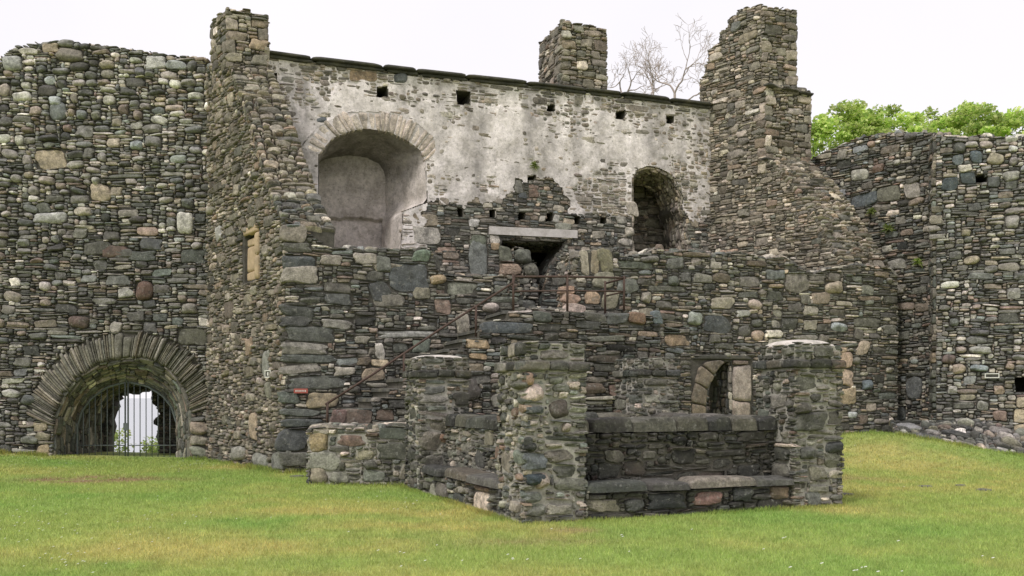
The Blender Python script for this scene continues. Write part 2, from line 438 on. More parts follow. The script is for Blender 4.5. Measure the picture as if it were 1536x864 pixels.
M_WELL = stone_mat('well_stone', spots=.42, moss=.5)
M_JOINT = plain_mat('dark_earth_joint', (.080, .074, .064), .5, 8)
M_MORTAR = plain_mat('lime_mortar', (.37, .35, .31), .35, 9, stain=(.18, .172, .15))
M_DKMORT = plain_mat('stained_mortar', (.13, .12, .10), .45, 8)
M_SLATE = plain_mat('slate_coping', (.075, .073, .064), .45, 5, stain=(.15, .14, .105))
M_SAND = plain_mat('sandstone', (.46, .35, .23), .22, 5, stain=(.33, .26, .18))
M_LINTEL = plain_mat('pale_lintel', (.60, .56, .54), .14, 7, bmp=.3, stain=(.40, .37, .34))
M_IRON = plain_mat('painted_iron', (.15, .17, .17), .2, 10, rough=.5, bmp=.1)
M_RUST = plain_mat('rusty_iron', (.085, .056, .045), .35, 14, rough=.75, bmp=.3, dist=.005)
M_CAP = plain_mat('pale_cement', (.62, .57, .52), .25, 9, bmp=.5, stain=(.26, .25, .22))
M_WOOD = plain_mat('bark', (.30, .25, .21), .3, 10)
M_TWIG = plain_mat('pale_bark', (.46, .39, .35), .25, 10)
M_WHITE = plain_mat('white_paint', (.72, .71, .66), .08, 10, bmp=.05, rough=.6)
M_RED = plain_mat('red_paint', (.42, .12, .095), .12, 10, bmp=.05, rough=.6)

def plaster_mat():
    m, nt, b = nodes_of('weathered_plaster'); L = nt.links; tc = N(nt, 'ShaderNodeTexCoord').outputs['Object']
    at = N(nt, 'ShaderNodeAttribute', attribute_name='col')
    n1 = noise(nt, tc, 2.2, 7, .68); n2 = noise(nt, tc, 14, 5, .65); n3 = noise(nt, tc, 5.5, 6, .72)
    c = mix(nt, ramp(nt, n1, [(.32, 0.0), (.56, 1.0)]), (.55, .50, .465), (.86, .79, .775))
    c = mix(nt, ramp(nt, n3, [(.50, 0.0), (.68, .65)]), c, (.40, .375, .345))
    c = mix(nt, 1.0, c, ramp(nt, n2, [(.25, .72), (.7, 1.15)]), 'MULTIPLY')
    c = mix(nt, ramp(nt, noise(nt, tc, 26, 4, .7), [(.58, 0.0), (.66, .7)]), c, (.22, .205, .175))
    c = mix(nt, 1.0, c, at.outputs['Color'], 'MULTIPLY')
    L.new(c, b.inputs['Base Color']); b.inputs['Roughness'].default_value = .95
    L.new(bump(nt, mix(nt, .5, n2, n3), .7, .03), b.inputs['Normal']); return m
M_PLASTER = plaster_mat()

def attr_mat(name, trans=0.0, rough=.8, nscale=None, bmp=0):
    m, nt, b = nodes_of(name); L = nt.links; at = N(nt, 'ShaderNodeAttribute', attribute_name='col')
    c = at.outputs['Color']; tc = N(nt, 'ShaderNodeTexCoord').outputs['Object']
    if nscale:
        n1 = noise(nt, tc, nscale, 6, .7); c = mix(nt, 1.0, c, ramp(nt, n1, [(.3, .6), (.7, 1.35)]), 'MULTIPLY')
        if bmp: L.new(bump(nt, n1, bmp, .03), b.inputs['Normal'])
    L.new(c, b.inputs['Base Color']); b.inputs['Roughness'].default_value = rough
    if trans:
        t = N(nt, 'ShaderNodeBsdfTranslucent'); L.new(c, t.inputs['Color']); s = N(nt, 'ShaderNodeMixShader'); s.inputs[0].default_value = trans
        L.new(b.outputs[0], s.inputs[1]); L.new(t.outputs[0], s.inputs[2]); L.new(s.outputs[0], nt.nodes['Material Output'].inputs['Surface'])
    return m
M_GROUND = attr_mat('turf_ground', nscale=14, bmp=.6, rough=.95)
M_GRASS = attr_mat('grass_blade', trans=.35, rough=.6)
M_LEAF = attr_mat('leaf', trans=.55, rough=.5)
M_PETAL = attr_mat('petal', trans=.2)

# ------------------------------------------------------------------- camera
cam = bpy.data.cameras.new('camera'); co = bpy.data.objects.new('camera', cam); COL.objects.link(co)
co.location = (0, 0, EYE); co.rotation_euler = (math.radians(90), 0, 0)
cam.sensor_width = 36; cam.lens = 36 * F / 1536; cam.shift_y = (HY - 432) / 1536; cam.clip_end = 20000; cam.clip_start = .1
scene.camera = co

# ---------------------------------------------------------- sky and daylight
SUN_EL, SUN_AZ = math.radians(52), math.radians(-38)      # direction the light comes from, from behind and left of the camera
to_sun = Vector((math.sin(SUN_AZ) * math.cos(SUN_EL), -math.cos(SUN_AZ) * math.cos(SUN_EL), math.sin(SUN_EL)))
w = bpy.data.worlds.new('World'); scene.world = w; w.use_nodes = True; nt = w.node_tree
bg = nt.nodes['Background']; sky = N(nt, 'ShaderNodeTexSky', sky_type='NISHITA'); sky.sun_disc = False
sky.sun_elevation = SUN_EL; sky.sun_rotation = math.atan2(to_sun.x, to_sun.y)
tcw = N(nt, 'ShaderNodeTexCoord').outputs['Generated']
cl = ramp(nt, noise(nt, tcw, 2.2, 4, .55), [(.3, (7.9, 7.65, 7.95)), (.7, (8.5, 8.2, 8.5))])
nt.links.new(mix(nt, .93, sky.outputs[0], cl), bg.inputs['Color']); bg.inputs['Strength'].default_value = .10
sl = bpy.data.lights.new('sun', 'SUN'); sl.energy = 1.5; sl.angle = math.radians(10); sl.color = (1, .96, .9)
so = bpy.data.objects.new('sun', sl); COL.objects.link(so); so.rotation_euler = to_sun.to_track_quat('Z', 'Y').to_euler(); so.location = (-20, -20, 40)

# ------------------------------------------------------------------- ground
def tz(x, y):
    x = np.asarray(x, float); y = np.asarray(y, float)
    z = .03 + .62 * np.exp(-((x - 8.6) / 3.0) ** 2 - ((y - 22.2) / 2.6) ** 2)
    z = z + .14 * np.exp(-((x + 12.5) / 2.5) ** 2 - ((y - 22) / 4) ** 2)
    z = z + .05 * (fbm(x * .35, y * .35, 3) - .5) * sstep(6, 9, y)
    left = 1 - sstep(-7, 1, x)
    d1 = sstep(24.3, 44, y) * 13; d2 = sstep(28, 38, y) * 3 + sstep(55, 110, y) * 10
    z = z - (left * d1 + (1 - left) * d2)
    return z
def gpt(px, py):
    t = EYE * F / (py - HY); return ((px - HX) / F * t, t)
SPOTS = []   # x, y, rx, ry, kind, strength
for px, py, wx, kind, st, ry in [(135, 722, 75, 'dirt', 1.3, .55), (255, 722, 40, 'dirt', .5, .4), (870, 800, 60, 'dirt', .35, .25), (790, 818, 110, 'dirt', .35, .3), (1360, 705, 130, 'yel', .9, 1.6),
                             (1440, 735, 130, 'yel', .7, .9), (1250, 770, 80, 'yel', .55, .5), (470, 773, 110, 'yel', .9, .35), (300, 828, 180, 'yel', .6, .6), (330, 705, 80, 'yel', .5, .6), (640, 800, 180, 'yel', .35, .5), (690, 775, 60, 'yel', .6, .5), (1270, 722, 60, 'dirt', .25, .6),
                             (1350, 668, 120, 'grn', .6, 1.0), (1380, 800, 200, 'grn', .8, .9), (1000, 840, 220, 'grn', .5, .5), (60, 760, 150, 'grn', .6, 1.2), (330, 790, 120, 'grn', .6, .6), (600, 745, 90, 'grn', .7, .7), (1160, 775, 60, 'grn', .5, .4), (450, 850, 120, 'grn', .4, .4), (60, 700, 120, 'grn', .8, .9)]:
    x, y = gpt(px, py); SPOTS.append((x, y, wx / F * y, ry, kind, st))
def gcol(x, y):
    g = lin((144, 159, 88)) * 1.38; yl = lin((168, 165, 101)) * 1.33; dg = lin((130, 156, 82)) * 1.34; br = lin((146, 124, 94)) * 1.15; 
    n = fbm(x * .55, y * .55, 11, 5); n2 = fbm(x * 1.8 + 40, y * 1.8, 23, 4); n3 = fbm(x * 7, y * 7, 31, 3)
    ky = np.clip(sstep(.42, .66, .6 * n + .4 * n2) * .6, 0, 1); kg = sstep(.52, .72, fbm(x * .8 - 9, y * .8 + 3, 41, 4)) * .65; kd = np.zeros_like(ky)
    for sx, sy, rx, ry, kind, st in SPOTS:
        f = st * np.exp(-(((x - sx) / rx) ** 2 + ((y - sy) / ry) ** 2)) * np.clip(.35 + 1.3 * n2, 0, 1.3)
        if kind == 'yel': ky = np.clip(ky + f, 0, 1); kg = kg * (1 - .8 * np.clip(f, 0, 1))
        elif kind == 'grn': kg = np.clip(kg + f, 0, 1); ky = ky * (1 - .8 * np.clip(f, 0, 1))
        else: kd = np.clip(kd + f * sstep(.3, .6, n2 * .5 + n3 * .5) * 1.6, 0, 1)
    c = g * (1 - ky[..., None]) + yl * ky[..., None]; c = c * (1 - kg[..., None]) + dg * kg[..., None]; c = c * (1 - kd[..., None]) + br * kd[..., None]
    return c * (.8 + .4 * n3)[..., None], kd
xs = np.unique(np.r_[-6000, -2500, -1000, -400, -160, -80, np.arange(-50, -16, 2), np.arange(-16, 16, .14), np.arange(16, 60, 2), 80, 160, 400, 1000, 2500, 6000])
ys = np.unique(np.r_[-6000, -2000, -600, -200, -60, -20, np.arange(-10, 6, 1), np.arange(6, 27, .14), np.arange(27, 60, 1), np.arange(60, 130, 5), 200, 400, 1000, 2500, 6000])
gx, gy = np.meshgrid(xs, ys, indexing='ij'); c, _ = gcol(gx, gy)
out = sstep(25, 28, gy)[..., None]; c = c * (1 - out) + lin((92, 96, 62)) * out
mb = MB(); grid(mb, np.stack([gx, gy, tz(gx, gy)], -1), 0, c * .8)
tag(mb.build('ground', M_GROUND), kind='structure')
m, ntm, b = nodes_of('sea_water'); b.inputs['Base Color'].default_value = (.30, .32, .35, 1); b.inputs['Roughness'].default_value = .25; b.inputs['Specular IOR Level'].default_value = .5
b.inputs['IOR'].default_value = 1.8
mb = MB(); mb.add([(-6000, 27, -8), (6000, 27, -8), (6000, 9000, -8), (-6000, 9000, -8)], quads=[(0, 1, 2, 3)]); tag(mb.build('sea', m), kind='structure')

# -------------------------------------------------------------- wall planes
U2 = np.array([.944, .33, 0.]); ZV = np.array([0, 0, 1.])
W1 = Plane((-13.5, 22.0), (-6.9, 22.0))                 # curtain wall with the gate
GP = Plane((-7.17, 22.0), (-4.37, 18.1))                # left gable, outer face
W2 = Plane((-4.37, 18.1), (9.07, 22.8))                 # front wall
W3 = Plane((-5.90, 21.6), (5.39, 25.4))                 # hall wall behind
W4 = Plane((5.39, 25.4), (8.24, 22.3))                  # right gable, inner face
W5a = Plane((8.0, 25.4), (10.3, 22.65))                 # right curtain, far part
W5b = Plane((10.05, 22.0), (13.5, 20.9))                # right curtain, near part
FR = W2.shifted(-1.5)                                   # outer face of stair and landing

# ---------- 1. left curtain wall with gate arch
root = thing('curtain_wall', (-11.0, 22, 0), 'tall rubble curtain wall at left, cobbled above and slaty below, pierced by an arched gateway', 'wall'); L1 = (-11.0, 22, 0)
top1 = [(-260, 150), (-150, 118), (-60, 105), (0, 92), (8, 82), (25, 70), (60, 66), (100, 62), (150, 68), (200, 75), (260, 84), (312, 88), (330, 90)]
o1 = W1.pl([(330, 720)]) + W1.pl(top1[::-1]) + W1.pl([(-260, 720)])
inn = [(80, 712), (80, 650), (84, 620), (97, 590), (118, 565), (150, 545), (190, 536), (225, 538), (252, 552), (272, 572), (284, 600), (288, 625), (289, 712)]
ring_i = [(82, 640), (84, 620), (97, 590), (118, 565), (150, 545), (190, 536), (225, 538), (252, 552), (272, 572), (284, 598), (287, 622)]
ring_o = [(42, 622), (48, 592), (66, 560), (95, 530), (130, 510), (165, 501), (205, 498), (245, 504), (280, 521), (302, 548), (314, 580), (318, 612)]
gin = [(113, 712), (113, 640), (120, 615), (135, 595), (158, 578), (190, 570), (222, 576), (245, 590), (260, 608), (266, 630), (267, 712)]
hole3 = [(163, 712), (163, 655), (167, 640), (164, 630), (168, 618), (173, 610), (170, 602), (178, 598), (174, 592), (184, 594), (187, 587), (193, 590), (201, 592), (209, 586), (216, 588), (224, 583), (229, 588), (229, 606), (236, 610), (240, 622), (232, 628), (230, 636), (238, 640), (234, 655), (239, 668), (238, 712)]
hi = W1.pl(inn); hg = W1.pl(gin, .85)
mb = MB()
lo1 = [(u, v - .10 if v > 2 else v) for u, v in o1]
core(mb, W1, lo1, [hi], 0, .85, 1)
core(mb, W1, lo1, [hg], .851, 2.3, 1)
core(mb, W1, lo1, [W1.pl(hole3, 2.3)], 2.301, 2.65, 1)
def zone1(c, u, v):
    t = 1 / (1 + math.exp(-(v - 6.0 + 1.0 * math.sin(u * 1.1)) * 1.7))     # 1 = upper cobbled part
    if u < 1.5 and 2 < v < 4: t = max(t, .55)
    if c == 'boulder': return t
    if c == 'cobble': return .25 + .75 * t
    if c in ('block', 'bigblk', 'bar'): return 1.0 - .95 * t
    if c == 'slate': return 1 - .75 * t
    return 1
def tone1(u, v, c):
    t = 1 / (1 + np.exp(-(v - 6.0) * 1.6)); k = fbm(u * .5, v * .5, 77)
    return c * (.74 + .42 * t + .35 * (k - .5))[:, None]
st1 = dict(wob=.06, pal='cob', big=[('boulder', .55), ('block', .17), ('bar', .07), ('cobble', .10)], fill=[('slate', 6), ('cobble', 2.5), ('small', 2), ('chip', 1.5)], zone=zone1, gap=.009, base=.02)
f1 = fpx(W1, [(77, 240, 46, 30, (178, 158, 128), 'block'), (152, 290, 32, 25, (176, 156, 128), 'boulder'), (278, 335, 25, 34, (198, 192, 180), 'boulder'), (77, 327, 52, 17, (176, 174, 170), 'boulder'),
     (235, 95, 30, 19, (205, 202, 196), 'block'), (265, 99, 32, 14, (160, 164, 162), 'block'), (106, 84, 40, 20, (140, 130, 116), 'boulder'), (77, 72, 26, 14, (172, 152, 124), 'block'), (100, 66, 24, 12, (128, 126, 118), 'boulder'),
     (172, 378, 42, 18, (116, 88, 78), 'block'), (218, 436, 26, 28, (112, 84, 72), 'boulder'), (227, 367, 34, 17, (92, 94, 96), 'block'), (148, 373, 44, 20, (96, 94, 86), 'block'), (215, 384, 40, 16, (94, 98, 94), 'block'),
     (290, 385, 36, 22, (86, 90, 84), 'block'), (126, 318, 26, 14, (178, 166, 148), 'boulder'), (188, 380, 30, 14, (90, 88, 84), 'block'), (120, 483, 32, 20, (104, 84, 76), 'boulder'), (285, 463, 24, 16, (150, 142, 130), 'boulder'), (20, 445, 26, 16, (150, 138, 122), 'boulder'),
     (18, 590, 28, 13, (186, 182, 172), 'boulder'), (45, 600, 24, 16, (98, 102, 100), 'boulder'), (62, 640, 22, 15, (168, 150, 118), 'block'), (66, 676, 20, 18, (182, 158, 116), 'block'), (66, 655, 24, 14, (150, 140, 112), 'block'), (45, 660, 26, 12, (128, 130, 118), 'boulder'),
     (299, 642, 28, 19, (170, 148, 124), 'boulder'), (299, 660, 28, 16, (150, 140, 122), 'boulder'), (298, 676, 26, 15, (134, 136, 116), 'boulder'), (290, 505, 44, 26, (98, 96, 80), 'block'), (72, 271, 24, 12, (176, 160, 146), 'boulder'), (84, 299, 30, 12, (100, 98, 88), 'block'),
     (128, 198, 26, 20, (138, 134, 128), 'block'), (88, 168, 26, 26, (124, 130, 130), 'boulder'), (186, 165, 18, 16, (128, 110, 98), 'boulder'), (206, 190, 18, 10, (190, 184, 176), 'block'), (20, 96, 30, 22, (170, 170, 166), 'boulder'), (8, 136, 18, 18, (190, 172, 156), 'boulder'), (206, 219, 20, 14, (160, 170, 172), 'boulder'), (84, 152, 20, 14, (184, 190, 190), 'boulder'), (76, 122, 18, 14, (178, 184, 184), 'boulder')])
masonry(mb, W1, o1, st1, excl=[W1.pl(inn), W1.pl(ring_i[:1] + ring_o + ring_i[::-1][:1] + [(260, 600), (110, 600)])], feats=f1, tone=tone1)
# boulders bedded over the wall head
tt = [W1.at(*W1.px(x, y), 0) for x, y in top1]
for a, c2 in zip(tt[:-1], tt[1:]):
    if np.linalg.norm(c2 - a) > .3: 
        pt = Patch(a - ZV * .1, c2 - ZV * .1, c2 - ZV * .1 - W1.N * 2.4, a - ZV * .1 - W1.N * 2.4); masonry(mb, pt, pt.rect(.03), dict(pal='cob', big=[('block', .4)], fill=[('boulder', 3), ('small', 2), ('slate', 1)], gap=.008))
# splayed reveals and soffit, then the passage behind the gate, then the broken rear wall
A3 = [W1.at(u, v, 0) for u, v in hi]; B3 = [W1.at(u, v, -.85) for u, v in hg]; C3 = [W1.at(u, v, -2.3) for u, v in hg]
ctr = W1.at(*W1.px(190, 640), -.5)
sv = dict(pal='slate', big=[('bar', .12), ('block', .15)], fill=[('slate', 5), ('small', 1)], gap=.006, base=.0, prot=.8)
for a, b2 in ((A3, B3), (B3, C3)):
    rb = Ribbon(a, b2, inward=ctr); rb.sheet(mb, 1); masonry(mb, rb, rb.rect(), sv, tone=lambda u, v, c: c * 1.15)
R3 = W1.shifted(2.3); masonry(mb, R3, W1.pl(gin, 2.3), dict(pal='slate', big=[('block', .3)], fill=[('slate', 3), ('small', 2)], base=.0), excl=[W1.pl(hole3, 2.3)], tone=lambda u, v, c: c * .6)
mb.build('masonry', [M_STONE, M_JOINT], root, L1)
mb = MB(); rv = Ribbon([W1.at(*W1.px(x, y), 0) for x, y in ring_i], [W1.at(*W1.px(x, y), 0) for x, y in ring_o], inward=(-9, 0, 2))
rects = []; u = 0
while u < rv.Lu - .04:
    wd = min(rng.uniform(.032, .078), rv.Lu - u); 
    if .47 < u / rv.Lu < .52: wd = .2
    rects.append((u + .005, u + wd - .005, rng.uniform(-.02, .04), rv.Lv - rng.uniform(-.04, .12))); u += wd
K = len(rects); masonry_p = rng.uniform(.04, .09, K)
stones(mb, rv.map, np.array(rects), np.full(K, 8.), masonry_p, np.full(K, 9.), rng.uniform(.01, .05, K), (.45 * np.where(rng.random((K, 1)) < .55, pick('mix', K), pick('tan', K)) + .55 * lin((124, 120, 108)) * 1.25) * .9, 0, 16, (.4, .75, .93, 1), back=.1, wob=.03)
rv.sheet(mb, 1, h0=-.005)
mb.build('arch', [M_STONE, M_JOINT], root, L1)

# ---------- 2. iron gate
gp = W1.shifted(.80); L = (-9.33, 22.8, 0)
root = thing('iron_gate', L, 'closed arched iron bar gate standing inside the archway of the left wall', 'gate')
gl = gp.pl([(116, 693), (116, 640), (123, 617), (137, 598), (160, 581), (190, 573), (220, 579), (243, 593), (257, 610), (264, 632), (264, 693)])
g3 = resample(np.array([gp.at(u, v, 0) for u, v in gl]), 60)
cx = gp.px(190, 640)[0]; zb = gp.px(190, 692)[1] + .06
gu = np.array([np.dot(p - gp.O, gp.U) for p in g3])
for side in (-1, 1):
    sel = gu <= cx if side < 0 else gu >= cx
    mb = MB(); arc = g3[sel]; tube(mb, arc, .026, 0)
    tube(mb, [gp.at(cx + side * .035, zb, 0), gp.at(cx + side * .035, gp.px(190, 573)[1], 0)], .022)
    e = arc[0] if side < 0 else arc[-1]
    ue = float(np.dot(e - gp.O, gp.U))
    for zr in (zb + .04, gp.px(190, 668)[1]): tube(mb, [gp.at(ue, zr, 0), gp.at(cx + side * .035, zr, 0)], .013)
    leaf = mb.build('gate_leaf', M_IRON, root, L)
    nb = 8
    for k in range(1, nb):
        ub = cx + side * .035 + (ue - cx - side * .035) * k / nb
        ztop = float(np.interp(ub, gu, g3[:, 2])) if True else 0
        mb = MB(); tube(mb, [gp.at(ub, zb, 0), gp.at(ub, ztop, 0)], .0115, sides=6); bo = mb.build('bar', M_IRON, None, (0, 0, 0)); 
        bo.parent = leaf; bo.data.transform(__import__('mathutils').Matrix.Translation((-L[0], -L[1], -L[2])))
mb = MB(); zt = gp.px(190, 573)[1]; tube(mb, [gp.at(cx, zt - .02, .01), gp.at(cx, zt + .14, .01)], [.022, .008]); mb.build('finial', M_IRON, root, L)
mb = MB(); zl = gp.px(190, 640)[1]; sbox(mb, gp.map, cx - .06, cx + .06, zl - .09, zl + .09, .02, .06); mb.build('lock', M_IRON, root, L)

# ---------- 3. left gable with its chimney stack
root = thing('gable_wall', (-5.6, 20, 0), 'ruined left gable wall raking down from a square chimney stack, beside the gateway wall', 'wall'); L = (-5.6, 20, 0)
TH = U2 * .92
rk = [(345, 104), (362, 150), (378, 200), (388, 235), (405, 290), (425, 336)]
og = GP.pl([(311, 720), (311, 100)] + rk + [(430, 345), (430, 735)])
win = GP.pl([(367, 425), (367, 356), (389, 344), (390, 416)])
mb = MB(); core(mb, GP, og, [win], 0, 0, 1, vec=TH)
stg = dict(pal='tan', big=[('block', .16), ('cobble', .12), ('boulder', .05)], fill=[('slate', 3), ('small', 3), ('chip', 2.5), ('cobble', 1)], gap=.008, base=-.008)
fg = fpx(GP, [(382, 640, 12, 40, (170, 146, 116), 'block'), (400, 545, 10, 40, (150, 150, 140), 'block'), (404, 585, 10, 26, (140, 136, 118), 'block'), (330, 350, 8, 26, (170, 166, 158), 'block'), (345, 465, 12, 30, (110, 96, 84), 'block'), (375, 520, 10, 26, (170, 140, 112), 'block'), (360, 680, 20, 20, (150, 146, 134), 'boulder'), (392, 690, 24, 20, (140, 140, 128), 'boulder'), (420, 690, 22, 26, (128, 128, 118), 'block')])
masonry(mb, GP, og, stg, excl=[GP.pl([(364, 428), (364, 352), (392, 340), (392, 420)])], feats=fg, tone=lambda u, v, c: c * (.86 + .5 * (fbm(u * .9, v * .9, 5) - .5))[:, None])
rp = [GP.at(*GP.px(x, y), 0) for x, y in rk] + [GP.at(*GP.px(430, 345), 0)]
wallcols = (186, 176, 164)
for k in range(len(rp) - 1):
    a, b2 = rp[k + 1], rp[k]
    pt = Patch(a, a + TH, b2 + TH, b2)
    masonry(mb, pt, pt.rect(.03), dict(pal='tan' if k < 4 else 'mix', big=[('block', .22), ('cobble', .2)], fill=[('slate', 2), ('small', 3), ('cobble', 2)], gap=.008, base=.02, prot=1.6))
mb.build('masonry', [M_STONE, M_JOINT], root, L)
# slit window
mb = MB()
u0, _ = GP.px(367, 390); u1, _ = GP.px(389, 390); um, _ = GP.px(384, 390); v0 = GP.px(378, 420)[1]; v1 = GP.px(378, 351)[1]
box(mb, GP.map, u0 + .02, um + .01, v0, v0 + (v1 - v0) * .20, -.09, -.03, 0, rough=.01); box(mb, GP.map, u0 + .02, um + .01, v0 + (v1 - v0) * .205, v0 + (v1 - v0) * .76, -.1, -.035, 0, rough=.01)
box(mb, GP.map, u0 + .02, um - .02, v0 + (v1 - v0) * .765, v0 + (v1 - v0) * .93, -.1, -.04, 0, rough=.01)
win_o = mb.build('blocked_window', M_SAND, root, L)
mb = MB(); box(mb, GP.map, um + .015, u1 + .03, v0 - .02, v0 + (v1 - v0) * .5, -.08, .05, rough=.01); box(mb, GP.map, um + .015, u1 + .03, v0 + (v1 - v0) * .505, v1, -.08, .05, rough=.01)
o = mb.build('jamb', M_SAND, win_o, L)
mb = MB(); box(mb, GP.map, u0 - .02, u1 - .02, v1 + .004, v1 + .17, -.08, .05, rough=.02); mb.build('lintel', M_SAND, win_o, L)
# stack: left face lies in the gable plane, front face square to it
def stack(mb, c0, ud, dd, wu, wd, z0, z1, style, mats=(0, 1), jag=.12, faces='lfrb', feats_f=(), excl=(), pals=None):
    """chimney: c0 = front-left corner, ud = along the front, dd = towards the back"""
    c0 = np.array([c0[0], c0[1], 0.]); ud = np.asarray(ud, float); dd = np.asarray(dd, float)
    p = [c0, c0 + ud * wu, c0 + ud * wu + dd * wd, c0 + dd * wd]
    nms = {'f': (0, 1), 'r': (1, 2), 'b': (2, 3), 'l': (3, 0)}
    V = [q + ZV * z0 for q in p] + [q + ZV * (z1 - jag) for q in p]
    mb.add(V, quads=[(0, 1, 5, 4), (1, 2, 6, 5), (2, 3, 7, 6), (3, 0, 4, 7), (4, 5, 6, 7)], mat=mats[1], smooth=False)
    for f in faces:
        i, j = nms[f]; a, b2 = p[i], p[j]
        q = Plane(a[:2], b2[:2]); Lx = q.L; n = 7
        tp = [(Lx + .03 - (Lx + .06) * k / n, z1 - jag * rng.random() * .9) for k in range(n + 1)]
        poly = [(-.03, z0), (Lx + .03, z0)] + tp
        masonry(mb, q, poly, style, mat=mats[0])
    pt = Patch(p[0] + ZV * (z1 - jag), p[1] + ZV * (z1 - jag), p[2] + ZV * (z1 - jag), p[3] + ZV * (z1 - jag))
    masonry(mb, pt, pt.rect(), dict(pal=style['pal'], fill=[('block', 2), ('cobble', 2), ('slate', 1)]), mat=mats[0])
    return p
uA = GP.px(340, 100)[0]; cA = GP.at(uA, 0, 0); gd = -GP.U
stc = dict(pal='tan', big=[('bigblk', .15), ('block', .55)], fill=[('slate', 2), ('small', 3)], gap=.006, base=.01, quoin='lr', qpal='tan')
mb = MB(); zA0 = EYE + (HY - 108) / F * cA[1]; zA1 = EYE + (HY - 11) / F * cA[1]
stack(mb, cA[:2], U2, gd, .87, .95, zA0 - .3, zA1, stc)
mb.build('chimney_stack', [M_STONE, M_JOINT], root, L)
mb = MB(); q = Plane(cA[:2], (cA + U2)[:2]); stones(mb, q.map, np.array([[-.1, .40, zA0 - .06, zA0], [.38, 1.02, zA0 - .11, zA0 - .05]]), np.full(2, 10.), np.full(2, .17), np.full(2, 9.), np.full(2, 0.), np.full((2, 3), 1.), 0, 24, wob=.02); mb.build('ledge', M_SLATE, root, L)

# ---------- 4. hall wall behind
root = thing('hall_wall', (0, 23.6, 0), 'high inner hall wall with patchy whitewashed plaster, an arched recess and a thin slate coping', 'wall'); L = (0, 23.6, 0)
top3 = [(382, 80), (394, 82), (450, 92), (600, 110), (700, 121), (815, 133), (940, 147), (1075, 164)]
nf = [(478, 385), (478, 300), (478, 232), (498, 208), (525, 197), (550, 193), (585, 199), (612, 212), (630, 226), (637, 242), (640, 304), (604, 317), (600, 385)]
nb_ = [(466, 385), (466, 300), (467, 262), (480, 242), (500, 236), (530, 234), (552, 238), (566, 246), (574, 258), (577, 272), (577, 312), (574, 325), (572, 385)]
w2f = [(948, 380), (948, 268), (955, 256), (970, 250), (985, 252), (1000, 259), (1013, 268), (1016, 280), (1025, 296), (1022, 312), (1033, 330), (1030, 350), (1038, 380)]
w2b = [(925, 380), (925, 285), (930, 278), (945, 276), (960, 277), (968, 279), (976, 283), (981, 288), (986, 297), (990, 310), (995, 325), (998, 345), (1001, 380)]
hear = [(750, 480), (750, 356), (850, 360), (847, 372), (832, 392), (820, 420), (806, 480)]
put = [(408, 118, 14, 16), (573, 139, 16, 15), (695, 147, 18, 20), (826, 162, 12, 12), (930, 173, 14, 13), (1005, 180, 13, 12)]
joist = [(690, 318, 9, 13), (738, 321, 9, 12), (782, 324, 10, 12), (824, 326, 10, 13), (865, 330, 10, 11), (905, 331, 9, 11), (797, 267, 10, 6)]
holes = []
for x, y, a, b2 in put + joist:
    j = lambda: rng.uniform(-.12, .12)
    holes.append(W3.pl([(x - a * (.5 + j()), y + b2 * (.5 + j())), (x - a * (.5 + j()), y - b2 * (.5 + j())), (x + a * (.5 + j()), y - b2 * (.5 + j())), (x + a * (.5 + j()), y + b2 * (.5 + j()))]))
big = [W3.pl(nf), W3.pl(w2f), W3.pl(hear)]
o3 = W3.pl([(1075, 720)]) + W3.pl(top3[::-1]) + W3.pl([(382, 740)])
mb = MB(); lo3 = [(u, v - .03 if v > 3 else v) for u, v in o3]
core(mb, W3, lo3, big + holes, 0, 1.3, 1)
# solid back of the wall behind the deep openings
core(mb, W3, [(u, v - .45 if v > 3 else v) for u, v in lo3], [W3.pl([(925, 385), (925, 262), (1035, 262), (1035, 385)], 1.4), W3.pl([(735, 485), (735, 362), (842, 366), (842, 485)], 1.4), W3.pl([(440, 400), (440, 190), (600, 190), (600, 400)], 1.4)], 1.35, 3.4, 1); core(mb, W3, [(u, v - .45 if v > 3 else v) for u, v in lo3], [], 3.41, 3.6, 1)
plast = W3.pl([(380, 60), (1080, 60), (1080, 330), (950, 330), (940, 325), (905, 322), (860, 318), (842, 300), (838, 282), (826, 272), (800, 268), (775, 270), (770, 290), (755, 300), (640, 306), (640, 420), (380, 420)])
def tone3(u, v, c):
    ins = inpoly(u, v, plast); pl_ = pick('pale', len(u))
    k = np.where(ins, np.clip(.34 + 1.1 * fbm(u * 1.3, v * 1.3, 9), 0, .9), .0)[:, None]
    top = sstep(7.9, 8.8, v + .0 * u)[:, None]; k = k * (1 - .25 * top)
    return (c * (1 - k) + pl_ * 1.0 * k)
st3 = dict(pal='mix', big=[('block', .13), ('cobble', .14), ('bar', .04)], fill=[('slate', 4), ('small', 3), ('chip', 1.5)], gap=.007, base=-.008, prot=.62)
